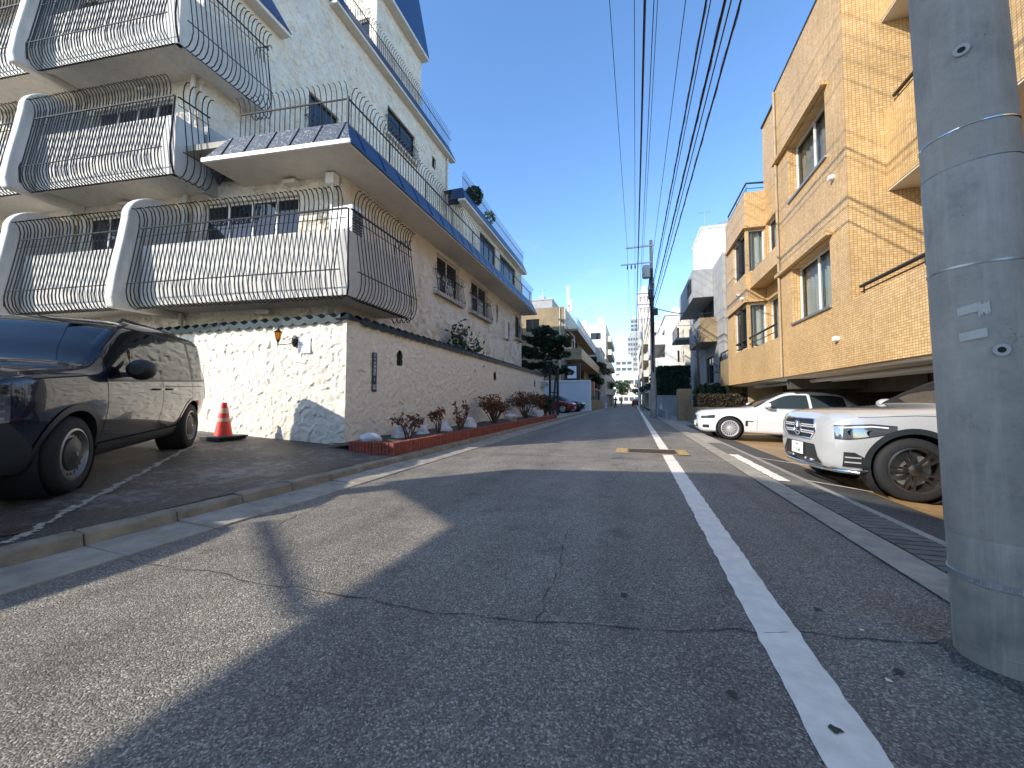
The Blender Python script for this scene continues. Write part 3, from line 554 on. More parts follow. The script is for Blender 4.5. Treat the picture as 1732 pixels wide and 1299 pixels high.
k = MB(); hx = lambda r, z: [(LX + r * math.cos(q * math.pi / 3), LY + r * math.sin(q * math.pi / 3), z) for q in range(6)]
k.lathe([(.0, 2.62), (.006, 2.615), (.008, 2.56), (.02, 2.52), (.05, 2.488), (.085, 2.474), (.085, 2.468), (.0, 2.468)], 12, (LX, LY, 0), cap=False); k.build('cap', 'iron', ln, smooth=R(40), fix=True)
k = MB(); k.lathe([(.0, 2.17), (.008, 2.175), (.012, 2.25), (.028, 2.285), (.036, 2.312), (0, 2.312)], 10, (LX, LY, 0), cap=False)
for q in range(6):
    a, b = hx(.036, 2.312)[q], hx(.064, 2.468)[q]; k.tube([a, b], .005, 4)
k.build('cage', 'iron', ln, smooth=R(40))
k = MB(); k.add(hx(.033, 2.313) + hx(.061, 2.467), [(i, (i + 1) % 6, (i + 1) % 6 + 6, i + 6) for i in range(6)]); k.build('amber_pane', 'amber', ln)
wp = thing('wall_plaque', 'small white enamel plaque beside the lantern', 'plaque', (-6.42, 6.27, 2.2)); k = MB(); k.box(-6.58, -6.26, 6.262, 6.272, 2.05, 2.37); k.build('plate', 'wpaint', wp)
for i in range(6): k = MB(); k.box(-6.55, -6.34, 6.26, 6.262, 2.085 + i * .037, 2.1 + i * .037); k.build('stripe', 'plastic', wp)  # grey bars across the plate
# ---------------------------------------------------------------- brick planter with shrubs
pl = thing('brick_planter', 'long low planter of upright red bricks along the kerb', 'planter', (-4.6, 6, .1))
k = MB(); k.box(-4.07, -3.985, 5.84, 21.4, .0, .30); k.box(-4.9, -4.07, 5.84, 5.93, .0, .30); k.box(-4.07, -3.985, 21.4, 21.45, 0, .3); k.build('mortar_bed', 'mortar', pl)
bk = MB(); bk.box(-.03, .03, -.045, .045, 0, .235); o_ = bk.build('b', 'brick'); bevel(o_, .004, 1); bm_ = o_.data; bpy.data.objects.remove(o_)
n = 222
for i in range(n): inst(bm_, 'brick', pl, (-4.003 + random.uniform(-.004, .004), 5.86 + i * .0702, .1 + random.uniform(-.005, .005)), (0, 0, R(90) + random.uniform(-.02, .02)))
for i in range(12): inst(bm_, 'brick', pl, (-4.09 - i * .0702, 5.862 + random.uniform(-.004, .004), .1 + random.uniform(-.005, .005)), (0, 0, random.uniform(-.02, .02)))
k = MB(); k.grid([[(x, y, .27 + .03 * math.sin(x * 5 + y * 3)) for x in np.linspace(-5.45, -4.05, 6)] for y in np.linspace(5.92, 21.4, 40)]); k.build('soil', 'soil', pl, smooth=R(60))
def rocks(x, y, r, i):
    q = thing('rock', ROCKL[i], 'rock', (x, y, .27)); bm = bmesh.new(); bmesh.ops.create_icosphere(bm, subdivisions=3, radius=r); s = random.uniform(0, 99)
    for v in bm.verts:
        d = 1 + .28 * (vnoise(np.float64(v.co.x * 6 + s), np.float64(v.co.y * 6 + v.co.z * 4), 11) - .5) * 2 + .18 * math.sin(v.co.z * 21 / (r * 6) + s); v.co *= float(d); v.co.z *= .8
    me = bpy.data.meshes.new('stone'); bm.to_mesh(me); bm.free(); me.materials.append(M['rock']); o = bpy.data.objects.new('stone', me); COL.objects.link(o); o.parent = q; o.location = (0, 0, r * .3)
ROCKL = ['white rock at the planter corner beside the forecourt', 'white rock behind the low red twiggy shrub', 'white rock between the two thin bare shrubs', 'white rock in front of the slot, by the forked shrub', 'broad white rock left of the dense brown shrub', 'white rock between the brown and the rust red shrubs', 'white rock at the far end of the planter by the green shrub']
for i, (x, y, r) in enumerate(((-4.75, 6.25, .17), (-4.9, 7.5, .2), (-4.8, 8.25, .16), (-4.85, 9.5, .2), (-4.8, 10.9, .26), (-4.7, 15.0, .25), (-4.6, 19.3, .3))): rocks(x, y, r, i)
def shrub(x, y, w, h, label, nb, lf, nl, ls, name='shrub', tree=False):
    q = thing(name, label, 'shrub', (x, y, .25), group=None); k = MB(); tips = []
    for b in range(nb):
        a = random.uniform(0, 6.28); rr = w / 2 * random.uniform(.3, 1); ex = (x + rr * math.cos(a), y + rr * math.sin(a), .25 + h * random.uniform(.7, 1)); p0 = Vector((x + random.uniform(-.05, .05), y + random.uniform(-.05, .05), .24)); p3 = Vector(ex)
        mid = p0.lerp(p3, .45) + Vector((random.uniform(-.06, .06), random.uniform(-.06, .06), .06)); pts = [p0, mid, p0.lerp(p3, .75) + Vector((random.uniform(-.04, .04), random.uniform(-.04, .04), .03)), p3]
        k.tube(pts, [.016, .011, .007, .003], 5)
        for c in range(4):
            s = pts[1].lerp(p3, random.uniform(.1, .9)); e = s + Vector((random.gauss(0, .12) * w, random.gauss(0, .12) * w, random.uniform(-.02, .14) * h)); k.tube([s, e], [.006, .002], 4); tips += [e, s.lerp(e, .6)]
        tips += [p3, pts[2]]
    k.build('branches', 'twig', q, smooth=R(70)); pts = []
    for i in range(nl):
        t_ = random.choice(tips); pts.append((t_.x + random.gauss(0, .05) * max(w, .5), t_.y + random.gauss(0, .05) * max(w, .5), t_.z + random.gauss(0, .04)))
    leaves('foliage', pts, ls, lf, q, aspect=2.6)
shrub(-4.6, 7.3, .6, .55, 'small spiky dark red shrub at the near end of the planter', 9, 'redlf', 150, .045)
shrub(-4.65, 8.75, .55, .62, 'thin bare shrub with a flat brown top in the planter', 6, 'drylf', 130, .045)
shrub(-4.6, 10.1, .5, .8, 'tall thin forked shrub with few brown leaves', 6, 'drylf', 110, .045)
shrub(-4.55, 9.7, .4, .4, 'stubby dry shrub stems beside the forked shrub', 5, 'drylf', 60, .04)
shrub(-4.6, 12.8, 1.35, 1.0, 'dense rounded brown shrub in the middle of the planter', 30, 'drylf', 850, .05)
shrub(-4.6, 17.0, 1.6, 1.2, 'rust red leafy shrub towards the far end of the planter', 26, 'redlf', 800, .055)
shrub(-4.55, 19.4, .9, 1.15, 'brown twiggy shrub beside the rust red one', 12, 'drylf', 500, .055)
shrub(-4.5, 20.9, 1.1, 1.0, 'dark green shrub closing the far end of the planter', 16, 'grnlf', 1500, .06)
# ---------------------------------------------------------------- white apartment building
wb = thing('white_apartment_building', 'white stucco apartment building with blue roofs and curling iron balconies', 'building', (-9, 8, 0))
YF, YB, XB, XU = 7.3, 6.4, -6.35, -10.4
F1, F2, F3, F4, F5 = 3.42, 6.42, 9.5, 12.4, 15.4
# walls
h1f = [(-10.2, -7.5, 3.9, 5.98), (-13.9, -11.4, 3.9, 5.98), (-18.5, -15.5, 3.9, 5.98)]
h1r = [(11.75, 13.55, 4.85, 6.2), (14.75, 16.7, 4.85, 6.2), (17.9, 18.2, 5.0, 5.9), (19.5, 20.15, 4.3, 5.35), (21.2, 22.1, 4.75, 6.05)]
YE = 22.5
k = MB(); shell(k, -30, XB, YF, YE, 0, 6.5, {'-y': h1f, '+x': h1r}); k.build('wall', 'stucco_b', wb)
h3 = [(10.1, 11.5, 10.0, 11.72)]; h4 = [(14.5, 16.8, 13.2, 14.55), (18.6, 19.0, 14.1, 14.75)]; hf = [(-13.8, -11.2, 7.0, 8.9), (-13.8, -11.2, 10.1, 12.0)]
YU = 20.4
k = MB(); shell(k, -30, XU, YF, YU, 6.5, F5 + .1, {'+x': h3 + h4, '-y': hf}); k.build('wall', 'stucco_b', wb)
k = MB(); shell(k, -30, -9.3, YU - .1, 33, 0, 12.7, {'+x': [(22.5, 25.5, 7.3, 9.0), (26.5, 31, 7.3, 9.0), (23, 26, 10.6, 12.2), (27, 31, 10.6, 12.2)]}); k.build('wall', 'stucco_b', wb)
k = MB(); shell(k, -16, XU - .02, 13.65, 17.4, F5 + .1, 19.2, {'-y': [(-11.9, -10.8, 16.0, 18.0)]}); k.build('penthouse_wall', 'stucco_b', wb)
# windows
for i, h in enumerate(h1f): window(wb, '-y', YF, *h[:4], n=4, fr='alufr', gl='dglass', cur=None)
for i, h in enumerate(h1r): window(wb, '+x', XB, *h[:4], n=2 if h[1] - h[0] > .8 else 1, fr='darkfr' if i > 1 else 'alufr', gl='dglass')
for h in h3 + h4: window(wb, '+x', XU, *h, n=2 if h[1] - h[0] > .8 else 1, fr='darkfr', gl='dglass')
for h in hf: window(wb, '-y', YF, *h, n=4, gl='dglass')
window(wb, '-y', 13.65, -11.9, -10.8, 16.0, 18.0, n=2, gl='dglass')
for h in [(22.5, 25.5, 7.3, 9.0), (26.5, 31, 7.3, 9.0), (23, 26, 10.6, 12.2), (27, 31, 10.6, 12.2)]: window(wb, '+x', -9.3, *h, n=3, fr='darkfr', gl='dglass')
# awning-like shutter box beside small window
k = MB(); k.box(XB, XB + .12, 18.95, 19.45, 4.35, 5.3); k.build('meter_cabinet', 'fin', wb)
# wrought iron bars: belly at the foot, curl at the head
PR = [(d_, z_ * 1.3) for d_, z_ in [(.0, -.17), (.10, -.235), (.21, -.20), (.285, -.10), (.315, .03), (.30, .17), (.255, .40), (.19, .75), (.115, 1.18), (.105, 1.32), (.135, 1.43), (.20, 1.49), (.265, 1.47)]]
def barmesh(name, pr, r=.0135, n=4): return MB().tube([(0, -d, z) for d, z in pr], r, n, cap=False).mesh(name, 'iron', smooth=R(80))
BAR = barmesh('bar', PR)
BAR2 = barmesh('bar', [(.0, -.1), (.1, -.15), (.19, -.08), (.2, .06), (.15, .3), (.07, .72), (.07, .85), (.12, .93), (.18, .93)], .010)
BAR3 = barmesh('bar', [(0, 0), (0, .6), (.015, .78), (.07, .9), (.14, .9)], .010)
def rail(root, sd, c, u0, u1, z, offs, r=.016):
    k = MB()
    for d, dz, rr in offs: k.tube([P(sd, c, u0, z + dz, d), P(sd, c, (u0 + u1) / 2, z + dz, d), P(sd, c, u1, z + dz, d)], rr, 5)
    return k.build('rail', 'iron', root)
ROT = {'-y': 0, '+x': R(90), '-x': R(-90), '+y': R(180)}
def bars(root, sd, c, u0, u1, z, step=.108, me=None, jit=.005):
    n = int((u1 - u0) / step)
    for i in range(n + 1): inst(me or BAR, 'bar', root, P(sd, c, u0 + (u1 - u0) * i / n, z, 0), (random.uniform(-jit, jit), random.uniform(-jit, jit), ROT[sd] + random.uniform(-.05, .05)))
OFF = [(.115, 1.53, .021), (.30, .22, .013), (.135, 1.33, .009)]
def balcony(x0, x1, z, side=0, ph=1.18, nbar=True, back=YF, name='balcony', xb=XB, st=.108):
    # slab + parapet along the front, and along the road side up to y=side
    k = MB(); k.box(x0, x1, YB, back, z - .16, z); k.box(x0, x1, YB - .03, YB + .1, z - .2, z + ph)
    if side: k.box(x1 - .1, x1 + .03, YB - .03, side, z - .2, z + ph * .98)
    if side > back: k.box(xb, x1 - .1, back, side, z - .16, z); k.box(xb, x1 + .03, side, side + .1, z - .2, z + ph)
    b = k.build(name, 'white', wb)
    rail(b, '-y', YB - .03, x0 + .05, x1 + .1, z, OFF)
    if nbar: bars(b, '-y', YB - .03, x0 + .05, x1 - .02, z, st)
    if side:
        rail(b, '+x', x1 + .03, YB - .1, side, z, OFF)
        if nbar: bars(b, '+x', x1 + .03, YB + .02, side - .05, z)
    k = MB(); k.tube([(x1 + .03 + .02, YB - .05, z - .2), (x1 + .03 + .24, YB - .27, z - .1), (x1 + .26, YB - .29, z + .22), (x1 + .12, YB - .13, z + 1.53)], .02, 5); k.build('corner_bar', 'iron', b, smooth=R(60))
    return b
balcony(-10.6, -5.5, F1, side=8.55)
balcony(-14.15, -10.95, F1)
balcony(-19, -14.5, F1, nbar=False)
balcony(-13.9, -9.85, F2, side=7.0, st=.09)
balcony(-17.5, -14.2, F2)
balcony(-13.9, -9.85, F3, side=8.5, xb=XU, st=.09)
balcony(-17.5, -14.2, F3)
k = MB(); k.box(-30, -9.8, YB - .1, YF, F4 + .0, F4 + .2); k.build('balcony', 'white', wb)
# return bars at the end of the corner balconies
for (x, y, z) in ((-5.5, 8.65, F1), (-9.85, 8.55, F3)):
    for i in range(4): inst(BAR, 'bar', wb, (x - .05 - i * .13, y, z), (0, 0, R(180)))
# rounded fins between balconies
def fin(x, z, w=.22, top=1.95):
    pr = [(YF, -.32), (YB - .46, -.32), (YB - .50, -.1), (YB - .45, .45), (YB - .34, 1.25), (YB - .28, 1.75)]
    cy, cz, rr = YB + .34, 1.8, .62
    for i in range(0, 9):
        a = R(180 - i * 11.25); pr.append((cy + rr * math.cos(a), cz + rr * math.sin(a) * .98))
    pr += [(YF, 2.4)]
    k = MB(); k.prism(pr, lambda u, v, w_: (w_, u, z + v), x - w / 2, x + w / 2); o = k.build('fin', 'fin', wb, fix=True); bevel(o, .03, 2, R(60))
for x, z in ((-10.77, F1), (-14.33, F1), (-14.05, F2), (-14.05, F3)): fin(x, z)
# grey side return of the second floor balcony
k = MB(); k.box(-9.9, -9.78, 7.02, YF + 1.0, F2 - .3, F2 + 1.35); k.build('side_parapet', 'greyw', wb)
# mansard skirts: a, b = outer lower edge z0, inner upper edge z1
def mansard_front(x0, x1, y, z0, z1, ins, m, hipR=0, hipL=0, name='roof_skirt'):
    k = MB(); k.add([(x0, y, z0), (x1, y, z0), (x1 - hipR, y + ins, z1), (x0 + hipL, y + ins, z1)], [(0, 1, 2, 3)]); return k
rs = MB(); ys, xe = 6.3, -5.42
rs.add([(-8.95, ys, 6.42), (xe, ys, 6.42), (xe - .26, ys + .26, 7.0), (-8.6, ys + .26, 7.0)], [(0, 1, 2, 3)]); rs.add([(-8.95, ys, 6.42), (-8.6, ys + .26, 7.0), (-9.2, 7.3, 7.0), (-9.75, 7.3, 6.42)], [(0, 1, 2, 3)])
rf = rs.build('roof_skirt', 'slate', wb)
for i in range(6):
    x = -8.5 + i * .56; k = MB(); k.tube([(x, ys - .008, 6.43), (x + .0, ys + .25, 6.99)], .014, 4); k.build('seam', 'iron', rf)
rs = MB(); rs.add([(xe, ys, 6.42), (xe, YE + .3, 6.42), (xe - .26, YE + .04, 7.0), (xe - .26, ys + .26, 7.0)], [(0, 1, 2, 3)]); rs.add([(xe, YE + .3, 6.42), (-8, YE + .3, 6.42), (-8, YE + .04, 7.0), (xe - .26, YE + .04, 7.0)], [(0, 1, 2, 3)])
rb = rs.build('roof_skirt', 'blue', wb)
for i in range(22):
    y = ys + .5 + i * .74; k = MB(); k.tube([(xe + .006, y, 6.43), (xe - .255, y, 6.99)], .01, 4); k.build('seam', 'blue', rb)
k = MB(); k.box(-9.0, xe - .03, ys + .03, YF, 6.33, 6.415); k.box(XB, xe - .03, YF, YE + .25, 6.33, 6.415); k.build('eave_soffit', 'soffit', wb)
k = MB(); k.box(-9.0, xe + .012, ys - .012, ys + .03, 6.34, 6.43); k.build('eave_edge', 'wpaint', wb); k = MB(); k.box(xe - .03, xe + .012, ys + .032, YE + .3, 6.37, 6.43); k.build('eave_edge', 'blue', wb)
k = MB(); k.box(XU, xe - .24, ys + .28, YE, 6.85, 6.985); k.build('terrace_floor', 'concrete', wb)
# terrace railing on top of the skirt
tr = MB().box(xe - .32, xe - .28, ys + .3, ys + .34, 6.9, 7.62).build('terrace_railing', 'iron', wb)
bars(tr, '-y', ys + .33, -8.4, xe - .32, 6.95, .125, BAR3); rail(tr, '-y', ys + .33, -8.4, xe - .3, 6.95, [(0, .62, .02), (0, .05, .01)])
k = MB()
for i in range(128):
    y = ys + .42 + i * .125
    k.tube([(xe - .3 + d, y, 6.95 + z) for d, z in [(0, 0), (0, .6), (.015, .78), (.07, .9), (.14, .9)]], .010, 4, cap=False)
tag(k.build('railing_bars', 'iron', wb, smooth=R(80)), kind='stuff')
rail(tr, '+x', xe - .3, ys + .3, YE, 6.95, [(0, .62, .02), (0, .05, .01)])
for i in range(9): k = MB(); k.box(xe - .315, xe - .285, ys + 1.8 + i * 1.75, ys + 1.83 + i * 1.75, 6.9, 7.56); k.build('post', 'iron', tr)
# upper roofs in blue metal
def skirt(xw, xo, y0, y1, z0, z1, ins, m='blue', endcap=True, name='roof_skirt', soff=True):
    k = MB(); k.add([(xo, y0, z0), (xo, y1, z0), (xo - ins, y1 - ins, z1), (xo - ins, y0 + ins, z1)], [(0, 1, 2, 3)])
    k.add([(xw - .5, y0, z0), (xo, y0, z0), (xo - ins, y0 + ins, z1), (xw - .5, y0 + ins, z1)], [(0, 1, 2, 3)]); k.add([(xo, y1, z0), (xw - .5, y1, z0), (xw - .5, y1 - ins, z1), (xo - ins, y1 - ins, z1)], [(0, 1, 2, 3)])
    k.add([(xo - ins, y0 + ins, z1), (xo - ins, y1 - ins, z1), (xw - 3, y1 - ins, z1), (xw - 3, y0 + ins, z1)], [(0, 1, 2, 3)]); o = k.build(name, m, wb)
    if soff:
        k = MB(); k.box(xw, xo - .02, y0 + .02, y1 - .02, z0 - .12, z0 - .004); k.build('eave_soffit', 'soffit', wb)
    return o
skirt(XU, -10.05, 6.3, 9.35, F4 + .2, F4 + 1.05, .34)
us = skirt(XU, -10.05, 10.9, 20.9, F5 + .35, F5 + 1.05, .3)
k = MB(); k.box(-30, XU - .002, YF + 2.5, YU - .1, F5 + .1, F5 + .4); k.build('wall', 'stucco_b', wb)
skirt(XU - .02, -10.0, 13.4, 17.5, 19.2, 25.0, .8)
skirt(-9.3, -8.85, 19.6, 33.3, 12.62, 13.4, .3)
k = MB()
for (xx, y0, y1, zz) in ((-10.3, 11.2, 20.7, F5 + .95), (-9.1, 19.8, 33, 13.35)):
    for i in range(int((y1 - y0) / .14)): k.tube([(xx + d, y0 + i * .14, zz + z) for d, z in [(0, 0), (0, .6), (.015, .78), (.07, .9), (.14, .9)]], .011, 4, cap=False)
    k.tube([(xx, y0, zz + .6), (xx, y1, zz + .6)], .02, 5)
tag(k.build('upper_railing', 'iron', wb, smooth=R(80)), kind='stuff')
# window grilles
def grille(sd, c, u0, u1, z0):
    k = MB(); sbox(k, sd, c, u0 + .05, u1 - .05, z0 - .13, z0 - .02, -.02, .16); g_ = k.build('window_grille', 'white', wb)
    bars(g_, sd, c + .0, u0, u1, z0 - .02, .13, BAR2); rail(g_, sd, c, u0, u1, z0, [(.07, .7, .016), (.2, .05, .01)])
    for u in (u0, u1):
        for dz in (.7, .05): k = MB(); k.tube([P(sd, c, u, z0 + dz, 0), P(sd, c, u, z0 + dz, .18)], .01, 4); k.build('bracket', 'iron', g_)
grille('+x', XB, 11.5, 13.75, 4.85); grille('+x', XB, 14.5, 16.9, 4.85); grille('+x', XB, 21.0, 22.4, 4.75); grille('+x', XU, 14.3, 17.0, 13.2); grille('+x', XU, 9.95, 11.65, 10.0)
# drain pipes, lamps and small fittings
for (x, y, z0, z1) in ((-6.52, 7.2, F1, 6.3), (-6.6, 7.2, .3, F1 - .2), (-10.5, 7.2, F2, F3 - .15), (-10.6, 7.2, F1, F2 - .2), (-14.3, 7.2, F2, F3 - .15), (-14.2, 7.2, F1, F2 - .2), (-10.6, 7.2, .4, F1 - .2)):
    k = MB(); k.tube([(x, y, z0), (x, y, z1)], .05, 8); pp = k.build('drain_pipe', 'white', wb, smooth=R(60))
k = MB(); k.box(-6.62, -6.42, 7.08, 7.28, 6.05, 6.3); k.build('rain_hopper', 'wpaint', wb)
k = MB(); k.tube([(XU + .08, YU - .1, 7), (XU + .08, YU - .1, F5 + .3)], .06, 8); k.build('drain_pipe', 'white', wb, smooth=R(60))
for (x, z) in ((-7.6, 6.28), (-8.2, 3.2), (-12.4, 6.2), (-12.0, 9.2)):
    k = MB(); k.box(x - .16, x + .16, 7.1, 7.3, z - .1, z - .02); k.build('vent_cowl', 'fin', wb)
# air-conditioner grille on the corner balcony
ac = thing('louvred_unit', 'white louvred box standing on the corner balcony', 'air conditioner', (-5.95, 7.0, F1))
k = MB(); k.box(-6.3, -5.7, 6.75, 7.1, F1 + .02, F1 + 1.9); k.build('case', 'wpaint', ac)
for i in range(14): k = MB(); k.box(-5.7, -5.68, 6.78, 7.07, F1 + 1.0 + i * .06, F1 + 1.03 + i * .06); k.build('louvre', 'iron', ac)
# laundry and planters behind the rails
lp = [((-12.9, 5.8, F3), 'pale flowers in a planter box on the top balcony'), ((-11.4, 6.05, F3), 'green trailing plant in a planter box on the top balcony')]
for p_, lab in lp:
    q = thing('potted_plant', lab, 'plant', p_); k = MB(); k.box(p_[0] - .35, p_[0] + .35, p_[1] - .12, p_[1] + .12, F3, F3 + 1.1); k.build('pot', 'terracotta', q); leaves('foliage', blob((p_[0], p_[1], F3 + 1.35), (.45, .2, .28), 260), .08, 'grnlf', q)
# the front runs at a slight angle to the road: shear the forecourt side
KS, X0S = .12, -5.45
def shear_dy(x, y): return KS * min(0, x - X0S) * max(0, min(1, (10 - y) / 1.2))
for o in list(wb.children_recursive):
    if o.location.length > 1e-6:
        w_ = o.location + WL[o.parent]; o.location.y += shear_dy(w_.x, w_.y)
        if w_.x < X0S - .1 and w_.y < 8.7: o.rotation_euler.z += math.atan(KS)
    else:
        of = WL[o]
        for v in o.data.vertices: v.co.y += shear_dy(v.co.x + of.x, v.co.y + of.y)
# roof plants
for (x, y, z, r, lab) in ((-9.45, 22.3, 13.2, .6, 'round clipped bush on the far blue roof terrace'), (-9.45, 25.0, 13.1, .5, 'loose feathery plant on the far blue roof terrace')):
    q = thing('roof_plant', lab, 'plant', (x, y, z)); k = MB(); k.lathe([(.2, z), (.26, z + .35), (.22, z + .35)], 10, (x, y, 0)); k.build('pot', 'terracotta', q)
    leaves('foliage', blob((x, y, z + .4 + r), (r, r, r), 1600 if r > .55 else 300), .09, 'grnlf', q)
q = thing('climbing_bush', 'dark leafy bush growing up behind the tiled wall', 'plant', (-5.9, 12.4, .1)); k = MB()
pts = []
for i in range(16):
    b = Vector((-5.9 + random.uniform(-.1, .1), 12.4 + random.uniform(-.9, .9), .1)); e = b + Vector((random.uniform(-.15, .3), random.uniform(-.8, 1.6), random.uniform(2.75, 3.75))); k.tube([b, b.lerp(e, .5), e], [.03, .02, .006], 5)
    for j in range(40):
        s = b.lerp(e, random.uniform(.66, 1)); pts.append((s.x + random.gauss(0, .12), s.y + random.gauss(0, .2), s.z + random.gauss(0, .12)))
k.build('stems', 'twig', q); leaves('foliage', pts, .11, 'grnlf', q)
# ---------------------------------------------------------------- ochre tiled building on the right
ob = thing('ochre_tiled_building', 'golden mosaic tiled apartment building over an open garage', 'building', (6, 10, 0))
XR, YN, ZB = 4.2, 9.18, 1.76
hn = [(9.95, 12.05, 3.15, 4.62), (9.95, 12.05, 6.5, 7.98)]
k = MB(); shell(k, XR, 12, YN, 13.0, ZB, 10.25, {'-x': hn}, depth=.3); k.build('wall', 'ochre', ob)
window(ob, '-x', XR, *hn[0], n=2, set_=.2, cur='curtain', gl='cglass'); window(ob, '-x', XR, *hn[1], n=2, set_=.2, cur='bcurt', gl='cglass')
for h in hn: k = MB(); k.box(XR - .12, XR + .1, h[0] - .15, h[1] + .9, h[3] + .04, h[3] + .13); k.build('window_hood', 'ochre', ob)
for h in hn: k = MB(); k.box(XR - .05, XR + .1, h[0] - .02, h[1] + .02, h[2] - .05, h[2] - .004); k.build('sill', 'alu', ob)
# tall block behind and the recess
k = MB(); shell(k, 4.85, 12, 13.0, 16.2, ZB, 11.3, {'-x': [(13.2, 16.1, 3.1, 4.75), (13.2, 16.1, 5.9, 7.6)]}, depth=.2); k.build('wall', 'ochre', ob)
for z0, z1 in ((3.1, 4.75), (5.9, 7.6)): window(ob, '-x', 4.85, 13.2, 16.1, z0, z1, n=3, set_=.12, cur='curtain', gl='cglass')
hb = [(4.3, 4.82, 3.05, 4.7), (4.3, 4.82, 5.9, 7.5)]; hx = [(16.3, 18.0, 3.05, 4.7), (16.3, 18.0, 5.9, 7.5)]
k = MB(); shell(k, XR, 12, 16.2, 19.25, ZB, 8.95, {'-y': hb, '-x': hx}, depth=.12); k.build('wall', 'ochre', ob)
for h in hb: window(ob, '-y', 16.2, *h, n=1, set_=.06, cur='curtain', gl='cglass')
for h in hx: window(ob, '-x', XR, *h, n=2, set_=.06, cur='curtain', gl='cglass')
for z in (4.74, 7.54): k = MB(); k.box(XR - .1, 4.86, 16.08, 19.0, z, z + .09); k.build('window_hood', 'ochre', ob)
k = MB(); k.box(XR - .01, 4.84, 13.0, 16.2, ZB, 2.95); k.build('spandrel', 'ochre', ob); k = MB(); k.box(4.3, 4.84, 13.002, 16.198, 5.25, 5.8); k.build('spandrel', 'ochre', ob)
# recessed wall near the camera and the balconies
k = MB(); shell(k, 6.4, 12, -2, YN, ZB, 10.25, {'-x': [(6.5, 8.8, 2.2, 4.3), (6.5, 8.8, 5.4, 7.4)]}, depth=.2); k.build('wall', 'ochre', ob)
for z0, z1 in ((2.2, 4.3), (5.4, 7.4)): window(ob, '-x', 6.4, 6.5, 8.8, z0, z1, n=2, cur='curtain')
k = MB(); k.box(XR, XR + .16, -2, YN - .01, ZB, 3.08); k.box(XR + .16, 6.4, -2, YN - .01, ZB, ZB + .2); k.build('balcony', 'ochre', ob)
k = MB(); k.box(4.85, 5.0, 2, YN, 5.2, 6.75); k.box(4.85, 5.0, 2, YN, 8.62, 10.2); k.build('balcony', 'ochre', ob)
k = MB(); k.box(4.86, 6.4, 2, YN - .004, 5.17, 5.3); k.box(4.86, 6.4, 2, YN - .004, 8.59, 8.72); k.build('balcony_slab', 'soffit', ob)
def handrail(pts, z0, z1, posts, nm='handrail'):
    k = MB(); k.tube([(x, y, z1) for x, y in pts], .035, 8); k.tube([(x, y, (z0 + z1) / 2) for x, y in pts], .014, 6)
    for x, y in posts: k.tube([(x, y, z0), (x, y, z1)], .013, 6)
    return k.build(nm, 'darkfr', ob, smooth=R(60))
handrail([(4.28, -1), (4.28, 4), (4.28, 9.0)], 3.06, 3.28, [(4.28, y) for y in np.arange(.9, 9, 1.6)])
handrail([(4.92, 2), (4.92, 9.0)], 6.74, 6.95, [(4.92, y) for y in np.arange(2.5, 9, 1.6)]); handrail([(4.92, 2), (4.92, 9.0)], 10.2, 10.45, [(4.92, y) for y in np.arange(2.5, 9, 1.6)])
handrail([(4.25, 13.4), (4.25, 18.9)], 2.95, 3.4, [(4.25, y) for y in (13.4, 14.6, 15.8, 17.2, 18.8)])
handrail([(4.9, 16.4), (4.3, 16.3), (4.3, 19.1)], 8.95, 9.35, [(4.3, 16.3), (4.3, 17.7), (4.3, 19.0)])
k = MB(); k.box(XR - .015, XR + .1, YN - .02, 13.02, 10.25, 10.31); k.box(4.8, 4.95, 12.98, 16.2, 11.3, 11.36); k.build('roof_edge', 'darkfr', ob)
# little round vent caps on the facade
for (y, z, x) in ((9.68, 5.84, XR), (12.9, 5.87, 4.85), (9.73, 2.38, XR), (16.7, 5.02, XR), (17.3, 5.3, XR)):
    k = MB(); k.lathe([(0, -.1), (.05, -.095), (.06, -.05), (.055, 0)], 12, (x, y, z), 'x', cap=False); k.build('vent_cap', 'wpaint', ob, smooth=R(60))
# expansion joints in the tile skin
for y in (9.55, 12.5): k = MB(); k.box(XR - .003, XR + .05, y, y + .01, ZB + .01, 10.2); k.build('joint', 'tanwall', ob)
for x in (4.62, 5.3): k = MB(); k.box(x, x + .012, YN - .003, YN + .05, 3.1, 10.2); k.build('joint', 'tanwall', ob)
for y in (2.2, 4.4, 6.6, 8.5): k = MB(); k.box(XR - .004, XR + .05, y, y + .01, ZB + .01, 3.07); k.build('joint', 'tanwall', ob)
k = MB(); k.tube([(XR - .05, 12.8, ZB), (XR - .05, 12.8, 10.2)], .035, 8); k.build('drain_pipe', 'tanwall', ob, smooth=R(60))
